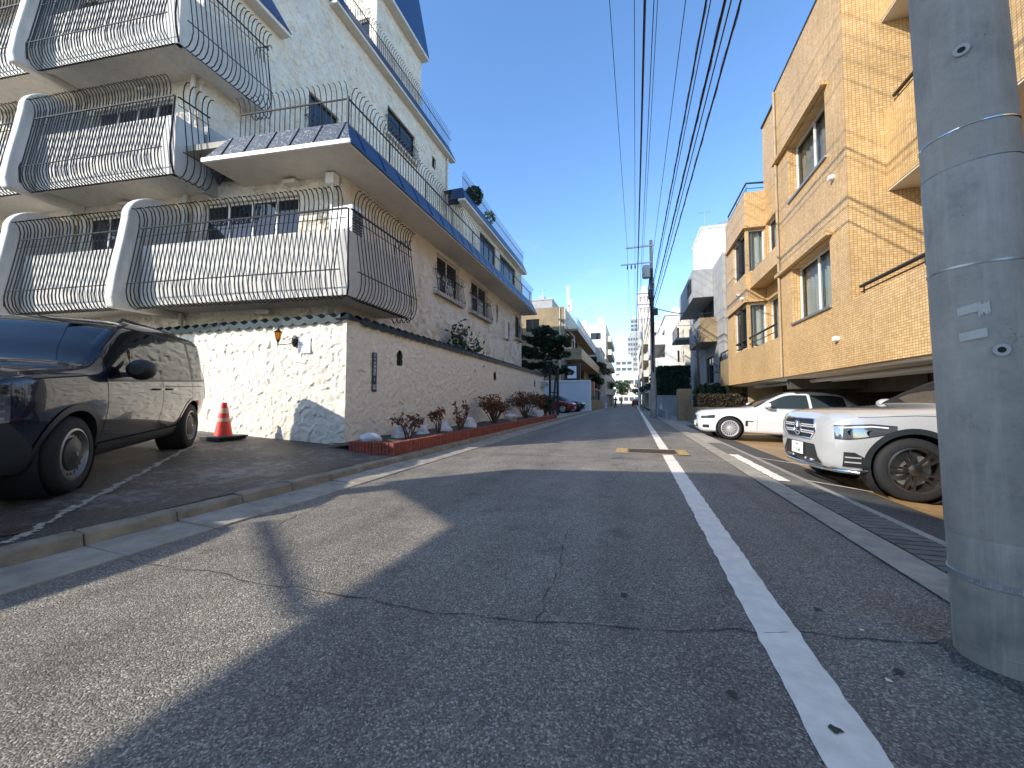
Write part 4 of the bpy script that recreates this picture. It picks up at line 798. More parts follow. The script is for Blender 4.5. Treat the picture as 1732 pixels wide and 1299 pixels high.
# garage: soffit, beams, columns, back wall
k = MB(); k.box(XR + .15, 5.6, -2, 19.2, ZB - .06, ZB - .004); k.build('garage_ceiling', 'soffit', ob); k = MB(); k.box(5.6, 12, -2, 19.2, ZB - .06, ZB - .004); k.build('garage_ceiling', 'gshade', ob)  # ceiling split: the deeper part is painted dark as shade
k = MB(); k.box(6.2, 6.6, -2, 19.1, ZB - .45, ZB - .064); k.box(4.4, 11.9, 12.9, 13.2, ZB - .35, ZB - .066); k.build('garage_beam', 'gshade_conc', ob)  # beams darkened in colour to deepen the garage shade
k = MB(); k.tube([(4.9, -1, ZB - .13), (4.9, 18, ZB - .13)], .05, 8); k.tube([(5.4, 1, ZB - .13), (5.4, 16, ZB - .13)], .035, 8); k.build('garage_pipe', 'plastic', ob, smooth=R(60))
k = MB(); k.box(11.6, 11.9, -2, 19.1, -.4, ZB - .07); k.build('garage_wall', 'gshade', ob); k = MB(); k.box(4.9, 11.6, 18.9, 19.15, -.4, ZB - .07); k.build('garage_wall', 'tanwall', ob); k = MB(); k.box(4.5, 11.6, -2.2, -2, -.4, ZB - .07); k.build('garage_wall', 'gshade', ob)  # near-black walls have the garage shade painted into their colour
for y in (1.0, 10.6, 18.6): k = MB(); k.box(6.15, 6.65, y, y + .5, -.4, ZB - .07); k.build('garage_column', 'gshade_conc', ob)
k = MB(); k.box(4.5, 4.6, 15.6, 16.8, ZB - .19, ZB - .12); k.build('tube_lamp', 'plastic', ob)
# annex with door and terrace wall beyond the garage
an = thing('tan_annex', 'shaded tan tiled entrance annex beside the garage', 'building', (5.5, 21, 0))
k = MB(); shell(k, 5.1, 12, 19.3, 23.5, -.3, 9.2, {'-x': [(19.6, 20.9, -.1, 1.7)]}, depth=.5); k.build('wall', 'tan', an); k = MB(); k.box(5.55, 5.6, 19.6, 20.9, -.1, 1.7); k.build('door', 'dark', an)
k = MB(); k.box(4.25, 5.1, 19.3, 21.1, 1.78, 3.0); k.box(4.6, 5.1, 21.2, 23.4, 1.2, 2.6); k.build('terrace_wall', 'tan', an)
k = MB(); k.tube([(4.3, 19.35, 3.4), (4.3, 21.1, 3.4)], .03, 6); k.tube([(4.3, 21.1, 3.4), (4.65, 23.3, 2.9)], .03, 6)
for y, z0, z1 in ((19.4, 3, 3.4), (20.3, 3, 3.4), (21.05, 3, 3.4), (22, 2.6, 3.17), (23.2, 2.6, 2.92)): k.tube([(4.3 if y < 21.2 else 4.62, y, z0), (4.3 if y < 21.2 else 4.62, y, z1)], .016, 5)
k.build('handrail', 'darkfr', an)
# tiled planter with brown hedge
tp = thing('tiled_planter', 'tan tiled planter wall with a taller end pillar by the road', 'planter', (3.6, 20, 0))
k = MB(); k.box(2.95, 5.0, 19.3, 19.5, -.1, .78); k.box(2.95, 3.1, 19.5, 23.5, -.1, .78); k.build('wall', 'tan', tp); k = MB(); k.box(2.55, 3.25, 23.6, 24.4, -.1, 1.75); k.build('pillar', 'tan', tp); k = MB(); k.box(3.1, 5.0, 19.5, 23.5, .4, .7); k.build('soil', 'soil', tp)
def hedge(name, label, x0, x1, y0, y1, z0, z1, m, n, s):
    q = thing(name, label, 'hedge', ((x0 + x1) / 2, (y0 + y1) / 2, z0)); k = MB(); k.box(x0 + .1, x1 - .1, y0 + .1, y1 - .1, z0, z1 - .1); k.build('inner_growth', m, q)
    p = RNG.uniform((x0, y0, z0), (x1, y1, z1), (n, 3)); f = RNG.integers(0, 3, n)
    p[f == 0, 1] = y0 + RNG.uniform(-.03, .12, (f == 0).sum()); p[f == 1, 0] = x0 + RNG.uniform(-.03, .12, (f == 1).sum()); p[f == 2, 2] = z1 - RNG.uniform(-.05, .12, (f == 2).sum()); leaves('foliage', p, s, m, q)
hedge('hedge', 'clipped brown hedge in the tan tiled planter', 3.05, 4.95, 19.55, 21.4, .7, 1.35, 'brnhedge', 3500, .06)
hedge('hedge', 'tall dark green hedge behind the grey fence by the utility pole', 2.1, 4.4, 32.0, 34.5, 1.5, 3.75, 'hedgelf', 6000, .11)
for (x, y, r, lab) in ((3.7, 22.4, .55, 'rounded dark bush behind the tiled planter pillar'), (4.2, 21.9, .5, 'dark bush under the curved street lamp')):
    q = thing('bush', lab, 'plant', (x, y, .7)); k = MB(); k.tube([(x, y, .6), (x, y, 1.3)], [.04, .02], 6); k.build('stem', 'bark', q); leaves('foliage', blob((x, y, 1.45), (r, r, .55), 1100), .08, 'grnlf', q)
# gooseneck lamp
gl = thing('garden_lamp', 'black gooseneck garden lamp on the tiled planter', 'lamp', (3.75, 21.6, .7)); k = MB(); k.tube([(3.75, 21.6, .7), (3.75, 21.6, 2.7)] + [(3.75 + .22 - .22 * math.cos(a), 21.6, 2.75 + .22 * math.sin(a)) for a in np.linspace(0, math.pi, 8)], .022, 6); k.build('post', 'darkfr', gl, smooth=R(60)); k = MB(); k.lathe([(.03, 2.75), (.06, 2.7), (.2, 2.52), (.19, 2.5)], 12, (4.19, 21.6, 0), cap=False); k.build('shade', 'lamp', gl)
# grey concrete house with hanging balconies
gc = thing('grey_concrete_house', 'grey board-marked concrete house with boxy hanging balconies', 'building', (6, 28, 0))
k = MB(); shell(k, 4.95, 12, 23.5, 36, -.3, 9.3, {'-x': [(24, 25, .5, 3.6), (26.5, 29, 2.2, 3.9), (26, 30, 6.2, 7.5)]}); k.build('wall', 'greyconc', gc)
for h in [(24, 25, .5, 3.6), (26.5, 29, 2.2, 3.9), (26, 30, 6.2, 7.5)]: window(gc, '-x', 4.95, *h, n=2, fr='darkfr', gl='dglass')
k = MB(); k.box(4.0, 4.948, 25.2, 25.35, 4.6, 6.05); k.box(4.0, 4.948, 25.35, 29.4, 4.6, 4.75); k.build('balcony', 'tan', gc); k = MB(); k.box(3.99, 4.12, 25.36, 29.4, 4.752, 6.05); k.build('balcony_side', 'greyconc', gc)
k = MB(); k.hexa([(3.8, 26, 7.5), (4.94, 26, 7.5), (4.94, 33, 7.5), (3.8, 33, 7.5)], [(3.8, 26, 9.25), (4.94, 26, 9.25), (4.94, 33, 9.25), (3.8, 33, 9.25)]); k.build('bay', 'greyconc', gc); k = MB(); k.box(3.77, 3.8, 26.6, 28.3, 8.0, 8.9); k.build('bay_window', 'dark', gc)
k = MB(); k.box(3.2, 4.9, 30, 33, 5.5, 5.65); k.build('balcony_slab', 'greyconc', gc)
k = MB(); 
for i in range(9): k.tube([(3.25, 30 + i * .36, 5.65), (3.25, 30 + i * .36, 6.5)], .015, 4)
k.tube([(3.25, 30, 6.5), (3.25, 33, 6.5)], .02, 5); k.tube([(3.25, 30, 6.5), (4.9, 30, 6.5)], .02, 5); k.build('balcony_rail', 'steel', gc)
# bare young tree in front of it
bt = thing('bare_tree', 'slender leafless young tree before the concrete house', 'tree', (3.9, 25, 0)); k = MB(); k.tube([(3.9, 25, -.05), (3.88, 25, 2.5), (3.8, 25, 4.4)], [.07, .06, .045], 7)
for i in range(14):
    z = 3.4 + i * .14; a = i * 2.4; s = Vector((3.83, 25, z)); e = s + Vector((.55 * math.cos(a), .5 * math.sin(a), .75)); k.tube([s, s.lerp(e, .5) + Vector((0, 0, .06)), e], [.022, .014, .004], 5)
k.build('trunk', 'bark', bt)
# concrete fence and white cones by the far pole
fe = thing('concrete_fence', 'low grey concrete fence wall below the dark green hedge', 'wall', (3, 31, 0)); k = MB(); k.box(1.95, 4.8, 31.7, 31.95, -.1, 1.5); k.build('panel', 'greyconc', fe); k = MB(); k.box(1.95, 2.1, 24.6, 31.7, -.1, .5); k.build('low_wall', 'greyconc', fe)
for x, lab in ((1.75, 'white plastic cone nearer the far utility pole'), (2.1, 'white plastic cone nearer the grey concrete fence')):
    q = thing('white_cone', lab, 'traffic cone', (x, 30, -.03), group='white cones by the far pole'); k = MB(); k.lathe([(.17, -.02), (.15, .03), (.02, .95), (0, .96)], 12, (x, 30, 0), cap=False); k.box(x - .2, x + .2, 29.8, 30.2, -.03, .01); k.build('body', 'wpaint', q, smooth=R(40))
# ---------------------------------------------------------------- utility poles and wires
PX, PY = 1.46, 2.13
np_ = thing('utility_pole', 'thick weathered concrete utility pole with steel bands and tape strips', 'utility pole', (PX, PY, 0))
def prr(z): return .157 - z / 160
k = MB(); zs = [-.05, 0, .15, .3, .5, .8, 1.2, 1.8, 2.5, 3.2, 5, 8, 12.2]
k.lathe([(prr(max(z, 0)), z) for z in zs], 40, (PX, PY, 0)); k.build('shaft', 'pole', np_, smooth=R(50))
def band(z0, z1, e=.003, m='steel', name='band', tilt=0):
    k = MB(); k.lathe([(prr(z0) + .0005, z0), (prr(z0) + e, z0 + .002), (prr(z1) + e, z1 - .002), (prr(z1) + .0005, z1)], 40, (PX, PY, 0), cap=False)
    k.v = [(x, y, z + tilt * (x - PX)) for x, y, z in k.v]; return k.build(name, m, np_, smooth=R(50))
band(.335, .365, .004); band(1.62, 1.632, .004, tilt=-.02); band(1.585, 1.59, .002, 'pole'); band(2.2, 2.208, .003, 'chrome', tilt=.02); band(2.05, 2.055, .003, tilt=.02); band(.08, .085, .002, 'pole')
# grey-blue sleeve between the bands, step bolts sockets and tape
band(.52, 2.05, .0015, 'sleeve' if 'sleeve' in M else 'pole', 'sleeve')
def on_pole(a, z, d=0): r = prr(z) + d; return (PX + r * math.cos(a), PY + r * math.sin(a), z)
ac = math.atan2(-PY, -PX)
def patch(a0, a1, z0, z1, m, name, d=.004, sl=0, ragged=0):
    k = MB(); n = 14; A, B = [], []
    for i in range(n + 1):
        t_ = i / n; a = a0 + (a1 - a0) * t_; A.append(on_pole(a, z0 + sl * t_ + random.uniform(-ragged, ragged), d)); B.append(on_pole(a, z1 + sl * t_ + random.uniform(-ragged, ragged), d))
    k.grid([A, B]); return k.build(name, m, np_)
patch(ac - .42, ac - .02, 1.42, 1.455, 'tape', 'tape_strip', sl=.012); patch(ac - .05, ac + .16, 1.41, 1.46, 'tape', 'tape_remnant', sl=.012, ragged=.012, d=.005); patch(ac - .42, ac + .08, 1.315, 1.35, 'tape', 'tape_strip', sl=.012)
for (a, z) in ((ac + .05, 2.52), (ac + .28, 1.27)):
    c = Vector(on_pole(a, z, .002)); nrm = Vector((math.cos(a), math.sin(a), 0)); t1 = nrm.cross(Vector((0, 0, 1)))
    for r0, r1, d, m, nm in ((.012, .024, .006, 'plastic', 'step_socket'), (0, .0125, .003, 'dark', 'socket_hole')):
        k = MB(); A = [tuple(c + nrm * d + (t1 * math.cos(q) + Vector((0, 0, 1)) * math.sin(q)) * r1) for q in np.linspace(0, 2 * math.pi, 17)]; B = [tuple(c + nrm * d + (t1 * math.cos(q) + Vector((0, 0, 1)) * math.sin(q)) * r0) for q in np.linspace(0, 2 * math.pi, 17)]; k.grid([B, A]); k.build(nm, m, np_)
# embossed marks on the ground band
for i in range(8):
    a = ac - .6 + i * .16; k = MB(); p0 = on_pole(a, .343, .0055); p1 = on_pole(a + .07, .357, .0055); k.tube([p0, (p1[0], p1[1], .343), p1], .0022, 4); k.build('band_mark', 'plastic', np_)
# mortar foot
k = MB(); k.lathe([(.154, .02), (.17, .012), (.19, .004), (.205, -.012)], 30, (PX, PY, 0), cap=False); k.v = [(x + .02 * math.sin(7 * math.atan2(y - PY, x - PX)) * (1 if z < .01 else 0), y, z) for x, y, z in k.v]; k.build('mortar_foot', 'aspr', np_, smooth=R(60))
np_.rotation_euler = (0, -.024, 0)
# far pole
FX, FY = 1.45, 27.4
fp = thing('utility_pole', 'tall far utility pole carrying a transformer and crossarms', 'utility pole', (FX, FY, 0))
k = MB(); k.lathe([(.21, -.1), (.20, 1.9), (.165, 1.92), (.10, 12.0), (.0, 12.02)], 16, (FX, FY, 0), cap=False); k.build('shaft', 'pole', fp, smooth=R(40))
def arm(x0, x1, z, t=.05, name='crossarm'): k = MB(); k.box(x0, x1, FY - .16, FY - .16 + t, z - t / 2, z + t / 2); return k.build(name, 'steel', fp)
arm(-.2, 1.6, 11.6, .09); arm(-.55, 1.55, 10.45, .08); arm(.5, 1.5, 8.35); arm(.5, 1.5, 7.6); k = MB(); k.box(.47, .53, FY - .18, FY - .12, 7.55, 8.4); k.build('bracket_post', 'steel', fp)
for x in (-.12, .42, 1.0):
    k = MB(); k.lathe([(.03, 11.64), (.06, 11.7), (.04, 11.78), (.055, 11.85), (.02, 11.95)], 10, (x, FY - .13, 0)); k.build('insulator', 'wpaint', fp, smooth=R(50))
for x in (-.1, .15, .4):
    k = MB(); k.lathe([(.03, 10.1), (.05, 10.2), (.03, 10.4)], 8, (x, FY - .13, 0)); k.build('cutout', 'iron', fp)
k = MB(); k.lathe([(0, 9.35), (.24, 9.36), (.26, 9.42), (.26, 10.1), (.2, 10.2), (0, 10.22)], 18, (1.1, FY - .25, 0), cap=False); k.build('transformer', 'greyw', fp, smooth=R(40))
k = MB(); k.box(1.2, 1.42, FY - .5, FY - .2, 7.9, 8.5); k.box(1.5, 1.8, FY - .4, FY - .1, 6.8, 7.2); k.build('junction_box', 'blackpl', fp); k = MB()
for i in range(10): k.tube([(FX + random.uniform(-.14, .14), FY - .2, 10), (FX + random.uniform(-.25, .2), FY - .22, 8.6), (FX + random.uniform(-.12, .12), FY - .2, 6.5), (FX + random.uniform(-.05, .05), FY - .17, 3.0)], .018, 4)
k.build('riser_cables', 'cable', fp)
# poles further down the street
def lesspole(x, y, h, label, r=.14, trf=False):
    q = thing('utility_pole', label, 'utility pole', (x, y, 0)); k = MB(); k.lathe([(r, -.1), (r * .6, h), (0, h + .01)], 10, (x, y, 0), cap=False); k.build('shaft', 'pole', q, smooth=R(40))
    for z, w in ((h - .4, 1.7), (h - 1.5, 1.9), (h - 4, 1.0)): k = MB(); k.box(x - w, x + .2, y - .2, y - .12, z - .04, z + .04); k.build('crossarm', 'steel', q)
    if trf: k = MB(); k.lathe([(0, h - 3), (.25, h - 2.98), (.25, h - 2.1), (0, h - 2.08)], 12, (x - .3, y - .3, 0), cap=False); k.build('transformer', 'greyw', q)
lesspole(1.5, 52, 12, 'second distant utility pole past the transformer pole', trf=True); lesspole(1.75, 78, 12, 'third distant utility pole down the street', trf=True); lesspole(1.9, 104, 12, 'farthest thin utility pole down the street')
q = thing('sign_pole', 'slim white lamp pole beside the distant road line', 'pole', (1.15, 60, 0)); k = MB(); k.tube([(1.15, 60, -.05), (1.15, 60, 8.5)], .11, 8); k.build('shaft', 'wpaint', q)
def wire(pts, r, label, sag=.4, n=40, group=None, m='cable', wrap=False, parent=None):
    out = []
    for i in range(len(pts) - 1):
        a, b = Vector(pts[i]), Vector(pts[i + 1])
        for j in range(n + (1 if i == len(pts) - 2 else 0)):
            t_ = j / n; p = a.lerp(b, t_); p.z -= sag * 4 * t_ * (1 - t_); out.append(p)
    k = MB(); k.tube(out, r, 5, cap=False)
    if wrap:  # lashing wire spiralled round the messenger
        sp_ = []
        for i in range(len(out) - 1):
            for j in range(6):
                p = out[i].lerp(out[i + 1], j / 6); an = (i * 6 + j) * .75; sp_.append(p + Vector((math.cos(an), 0, math.sin(an))) * (r + .007))
        k.tube(sp_, .004, 3, cap=False)
    return tag(k.build('overhead_wire', m, smooth=R(70)), label, 'wire', group)
G = 'overhead wires running along the street'
hv = [(-.12, -.8), (.42, -.05), (1.0, .55)]
for (a, b), lab in zip(hv, ('high voltage wire on the outermost insulator of the top crossarm', 'high voltage wire on the middle insulator of the top crossarm', 'high voltage wire on the insulator next to the far pole')):
    wire([(b, -14, 11.9), (a, FY - .13, 11.95), (a + .2, 52, 11.95), (a + .3, 78, 11.8)], .011, lab, .25, group='high voltage wires')
wire([(.15, -14, 8.6), (.50, FY - .15, 8.38), (.7, 52, 8.2), (.9, 78, 8)], .025, 'thick black cable left of the transformer pole', .35)
wire([(.35, -14, 9.7), (.75, FY - .15, 9.6), (.9, 52, 9.5)], .011, 'thin wire between the thick cable and the cable bundle', .3)
lw = [(1.1, 10.2, 1.40, 9.9, .011), (1.36, 8.45, 1.44, 8.5, .021), (1.40, 8.25, 1.47, 8.3, .011), (1.44, 7.2, 1.5, 7.6, .024), (1.48, 6.95, 1.54, 7.45, .012), (1.52, 6.5, 1.58, 7.2, .017)]
LBL = ['thin low voltage wire above the cable bundle', 'heavy cable at the upper edge of the lashed bundle', 'thin wire hung just under the heavy upper cable', 'lashed telephone cable with spiral wrapping over the gutter', 'slack thin wire just below the lashed telephone cable', 'lowest lashed cable of the bundle beside the near pole']
for (xa, za, xb, zb, r), lab in zip(lw, LBL): wire([(xa, -14, za + .1), (xb, FY, zb), (xb + .15, 52, zb - .1), (xb + .3, 78, zb - .2)], r, lab, .2, wrap=r in (.024, .017, .021))
wire([(1.5, FY, 7.4), (4.9, 26.5, 6.6)], .03, 'black service cable drooping from the far pole to the concrete house', .25, 20)
wire([(-5.8, 40, 9.6), (1.45, 52, 8.0)], .012, 'thin wire crossing the street from the tan house', .5, 20)
wire([(-4.0, 62, 7), (1.75, 78, 7.4)], .012, 'fine wire crossing the street further down', .4, 20)
# ---------------------------------------------------------------- far side of the street, left
tn = thing('tan_apartment_house', 'tan tiled apartment house with stepped balconies past the parked cars', 'building', (-8, 45, 0))
k = MB(); shell(k, -16, -6.3, 38.3, 62, -.2, 10.6, {'-y': [(-10.3, -8.9, 8.2, 9.5)], '+x': [(40, 43, 4, 5.8), (44, 48, 4, 5.8), (40, 43, 7, 8.8), (44, 48, 7, 8.8), (50, 55, 4, 5.8), (50, 55, 7, 8.8)]}); k.build('wall', 'tan', tn)
window(tn, '-y', 38.3, -10.3, -8.9, 8.2, 9.5, n=2, fr='darkfr', gl='dglass')
for h in [(40, 43, 4, 5.8), (44, 48, 4, 5.8), (40, 43, 7, 8.8), (44, 48, 7, 8.8), (50, 55, 4, 5.8), (50, 55, 7, 8.8)]: window(tn, '+x', -6.3, *h, n=2, fr='darkfr', gl='dglass')
k = MB(); k.box(-6.3, -5.0, 38.6, 60, 8.15, 8.35); k.box(-6.3, -4.6, 38.3, 61, 5.2, 5.35); k.box(-4.75, -4.6, 38.3, 61, 5.35, 6.3); k.box(-6.3, -4.75, 38.3, 38.45, 5.35, 6.3); k.box(-6.3, -4.4, 38.4, 61, 2.5, 2.7); k.build('balcony', 'tan', tn)
k = MB()
for i in range(60): k.tube([(-5.05, 38.7 + i * .35, 8.35), (-5.05, 38.7 + i * .35, 9.4)], .02, 4, cap=False)
k.tube([(-5.05, 38.7, 9.4), (-5.05, 59.7, 9.4)], .03, 5); k.tube([(-5.05, 38.7, 9.4), (-6.3, 38.7, 9.4)], .03, 5)
for i in range(4): k.tube([(-6.2 + i * .35, 38.7, 8.35), (-6.2 + i * .35, 38.7, 9.4)], .02, 4, cap=False)
k.build('balcony_rail', 'steel', tn)
k = MB(); k.hexa([(-6.3, 38.3, 8.35), (-6.2, 38.3, 8.35), (-6.2, 38.5, 8.35), (-6.3, 38.5, 8.35)], [(-6.32, 38.3, 10.6), (-6.22, 38.3, 10.6), (-6.22, 38.5, 10.6), (-6.32, 38.5, 10.6)]); k.tube([(-5.4, 39, 5.35), (-5.4, 39, 7.6), (-5.9, 39, 8.1)], .05, 6); k.tube([(-6.75, 38.24, .2), (-6.75, 38.24, 10.5)], .05, 6); k.build('drain_pipe', 'fin', tn)
k = MB(); k.box(-6.28, -4.7, 38.1, 38.28, 2.95, 4.75); k.build('bay_frame', 'darkfr', tn); k = MB(); k.box(-6.0, -5.1, 38.05, 38.098, 3.3, 4.5); k.build('bay_blind', 'poster', tn)
k = MB()
for i, x in enumerate((-7.6, -7.1)): k.lathe([(.12, 4.9), (.14, 5.05), (.05, 5.1)], 8, (x, 38.15, 0))
k.build('wall_lamp', 'blackpl', tn)
am = thing('antenna_mast', 'white mobile antenna mast on the roof of the tan house', 'antenna', (-6.9, 45, 10.6)); k = MB(); k.tube([(-6.9, 45, 10.5), (-6.9, 45, 14.5)], .12, 8); k.box(-7.05, -6.75, 44.7, 44.85, 12.3, 14.6); k.box(-6.7, -6.45, 44.8, 45.0, 11.6, 13.0); k.tube([(-6.9, 45, 12), (-6.4, 45, 12.6)], .04, 5); k.build('mast', 'whitew', am)
# white panel wall at the back of the car lot
pw = thing('white_panel_wall', 'plain white panel wall behind the parked red and black cars', 'wall', (-6, 38, 0)); k = MB(); k.box(-12, -3.75, 37.9, 38.05, .1, 2.95); k.build('panel', 'panelw', pw); k = MB(); k.box(-12, -3.7, 37.84, 38.1, 2.95, 3.1); k.box(-3.82, -3.68, 37.82, 38.1, .1, 2.95); k.build('frame', 'wpaint', pw); k = MB(); k.box(-4.9, -3.84, 37.86, 37.9, .1, 1.15); k.build('low_panel', 'panelw', pw)
# gate posts and pruned pine at the end of the stucco wall
gp = thing('iron_gate', 'tall black iron gate posts and bars at the end of the white wall', 'gate', (-5, 25.8, .1)); 
for x in (-5.25, -4.72): k = MB(); k.box(x - .07, x + .07, 25.7, 25.84, .1, 3.3); k.build('post', 'iron', gp)
for i in range(3): k = MB(); k.box(-5.11 + i * .13, -5.09 + i * .13, 25.76, 25.78, .15, 3.1); k.build('bar', 'iron', gp)
k = MB(); k.box(-5.18, -4.79, 25.755, 25.785, 1.6, 1.66); k.box(-5.18, -4.79, 25.755, 25.785, 3.1, 3.16); k.build('rail', 'iron', gp)
pt = thing('pruned_pine', 'dark cloud-pruned pine tree behind the end of the white wall', 'tree', (-6.0, 27.5, .1)); k = MB()
k.tube([(-6.3, 27.4, .1), (-6.2, 27.5, 2.2), (-6.0, 27.5, 4.0), (-5.9, 27.6, 6.3)], [.17, .14, .11, .05], 8); pads = []
for i, (dx, dz, r) in enumerate(((-.9, 3.6, .7), (.7, 3.4, .75), (-.7, 4.5, .75), (.65, 4.6, .8), (-.5, 5.4, .75), (.5, 5.5, .75), (0, 6.2, .75), (-1.3, 4.9, .55), (1.1, 5.1, .5), (.1, 4.9, .6), (1.25, 3.3, .5), (-.1, 5.8, .7), (-1.1, 5.7, .5))):
    c = Vector((-6.0 + dx, 27.5 + random.uniform(-.6, .6), dz)); k.tube([(-6.05, 27.5, dz - .5), c], [.06, .02], 5); pads.append(np.concatenate([blob(c + Vector((random.gauss(0, r * .5), random.gauss(0, r * .5), random.gauss(0, r * .22))), (r * .5, r * .5, r * .3), 130) for _ in range(8)]))
k.tube([(-5.3, 27, .1), (-5.15, 27, 2.2), (-5.0, 27, 3.2)], [.09, .08, .05], 6)
k.build('trunk', 'bark', pt); leaves('crown', np.concatenate(pads), .10, 'pinelf', pt, aspect=2.4)
# simple far buildings with modelled windows
def block(label, x0, x1, y0, y1, z1, m, side, rows, cols, fcols=2, z0=2.2, name='far_building', wm='dglass', cat='building', bal=False, roof=None, frows=None):
    q = thing(name, label, cat, ((x0 + x1) / 2, y0, 0)); k = MB(); fh = (z1 - z0 - .6) / rows; hs = []; hf = []
    for r_ in range(rows):
        za = z0 + r_ * fh
        for c in range(cols):
            w = (y1 - y0) / cols; hs.append((y0 + c * w + w * .2, y0 + c * w + w * .8, za + fh * .2, za + fh * .75))
        for c in range(fcols):
            w = (x1 - x0) / fcols; hf.append((x0 + c * w + w * .25, x0 + c * w + w * .75, za + fh * .2, za + fh * .7))
    shell(k, x0, x1, y0, y1, -.3, z1, {side: hs, '-y': hf}, depth=.2); k.build('wall', m, q); c = x1 if side == '+x' else x0
    for h in hs: k = MB(); sbox(k, side, c, h[0], h[1], h[2], h[3], -.18, -.14); k.build('window', wm, q)
    for h in hf: k = MB(); sbox(k, '-y', y0, h[0], h[1], h[2], h[3], -.18, -.14); k.build('window', wm, q)
    if bal:
        for r_ in range(rows):
            za = z0 + r_ * fh; k = MB(); sbox(k, side, c, y0 + .4, y1 - .4, za + .05, za + .2, 0, 1.0); sbox(k, side, c, y0 + .4, y1 - .4, za + .2, za + fh * .42, .88, 1.0); sbox(k, side, c, y0 + .4, y0 + .5, za + .2, za + fh * .42, 0, .88); k.build('balcony', m, q)
    k = MB(); k.box(x0 - .1, x1 + .1, y0 - .1, y1 + .1, z1, z1 + .25); k.build('parapet', m, q)
    for i in range(3):
        a, b = random.uniform(x0 + .8, x1 - 1.2), random.uniform(y0 + .8, y1 - 1.6); k = MB(); k.box(a, a + random.uniform(.7, 1.4), b, b + 1.1, z1 + .2, z1 + random.uniform(.9, 2.2)); k.build('rooftop_unit', random.choice(['greyw', 'whitew', 'steel']), q)
    k = MB(); a = random.uniform(x0 + .5, x1 - .5); k.tube([(a, y0 + 1, z1), (a, y0 + 1, z1 + 2.6)], .04, 5); k.tube([(a - .6, y0 + 1, z1 + 2.3), (a + .6, y0 + 1, z1 + 2.3)], .03, 4); k.build('aerial', 'steel', q)
    for yy in (y0 + (y1 - y0) * .33, y0 + (y1 - y0) * .67): k = MB(); sbox(k, side, c, yy - .05, yy + .05, 0, z1, .02, .12); k.build('drain_pipe', 'fin', q)
    return q
block('dark narrow house between the tan house and the cream flats', -9, -4.6, 63, 74, 9.5, 'greyw', '+x', 3, 3)
block('cream apartment block beyond the tan house', -12, -4.4, 75, 92, 15.5, 'creamw', '+x', 5, 4, bal=True)
block('low grey house with a shutter on the left of the street', -10, -4.2, 93, 104, 6.5, 'greyw', '+x', 2, 3)
block('pale house far down the left of the street', -14, -5.5, 105, 125, 10, 'whitew', '+x', 3, 4)
q = block('grey concrete stair tower rising behind the tan house', -19.5, -14.6, 74, 82, 21, 'greyconc', '+x', 3, 1, fcols=1)
k = MB(); k.lathe([(.55, -.05), (.55, .02), (.35, .05)], 14, (-16, 73.9, 18.6), 'y'); k.build('round_vent', 'dark', q)
aq = thing('roof_dish', 'white satellite dishes on a rail beside the stair tower', 'antenna', (-17, 70, 15)); k = MB(); k.tube([(-21, 71, 14.6), (-15.5, 71, 14.6)], .1, 5); k.lathe([(0, 0), (.6, .15), (.75, .3)], 12, (-18, 70.6, 15.8), 'y', cap=False); k.tube([(-16, 71, 13.5), (-16, 71, 15.5)], .08, 5); k.tube([(-20, 71, 13.4), (-20, 71, 15.6)], .08, 5); k.build('mast', 'whitew', aq)
# end of the street
def tower(label, x0, x1, y0, y1, z1, m, fh, m2='band', gap=.42, name='far_tower', cols=4):
    q = thing(name, label, 'building', ((x0 + x1) / 2, y0, 0)); k = MB(); k.box(x0 + .3, x1 - .3, y0 + .3, y1, -.3, z1 - .3); k.build('core', m2, q); n = int(z1 / fh)
    for i in range(n + 1):
        z = i * z1 / n; k = MB(); k.box(x0, x1, y0, y1, z - fh * (1 - gap) / 2, z + fh * (1 - gap) / 2); k.build('floor_band', m, q)
    for j in range(cols + 1):
        x = x0 + (x1 - x0 - .5) * j / cols; k = MB(); k.box(x + .01, x + .5, y0 + .1, y0 + .6, 0, z1); k.build('pier', m, q)
    k = MB(); k.box(x0 + 1, x1 - 1, y0 + 2, y1 - 2, z1, z1 + 3); k.build('roof_plant', m, q)
tower('white apartment tower closing the far end of the street', -7.5, 1.2, 205, 225, 22, 'whitew', 3.0, gap=.5, cols=3)
tower('grey residential tower behind the white tower', -1.5, 6.5, 250, 270, 41, 'greyw', 3.0, gap=.45, cols=5)
tower('glassy high rise tower farthest away over the street', 0.5, 14, 330, 350, 68, 'glassw', 3.4, gap=.6, cols=5)
tower('bright cream office at the foot of the far towers', -5.5, 4, 172, 190, 11, 'creamw', 3.2, gap=.35, cols=4)
# right side
block('white apartments with deep balconies beyond the concrete house', 3.4, 12, 41, 58, 9.6, 'whitew', '-x', 3, 3, bal=True)
q = block('pale house with a green domed roof beyond the concrete house', 4.6, 12, 36.5, 40.5, 8.6, 'creamw', '-x', 3, 1, fcols=2)
k = MB(); k.lathe([(1.3, 8.8), (1.25, 9.2), (.95, 9.6), (.45, 9.85), (0, 9.9)], 18, (5.9, 38.5, 0), cap=False); k.build('dome', 'greencop', q, smooth=R(40))
tower('tall pale pink apartment building rising behind the utility pole', 2.6, 6.0, 120, 136, 33, 'pinkw', 3.1, m2='pinkband', gap=.45, cols=3)  # bands between floors paled so haze sits in their colour
block('cream flats with shaded balconies past the white apartments', 2.6, 9, 60, 76, 12.5, 'creamw', '-x', 4, 4, bal=True)
block('white rooftop block high behind the ochre building', 7.7, 12, 46, 52, 20, 'wpaint', '-x', 1, 1, fcols=1, z0=3)
block('grey terraced flats down the right of the street', 2.8, 10, 78, 100, 12, 'greyw', '-x', 4, 5)
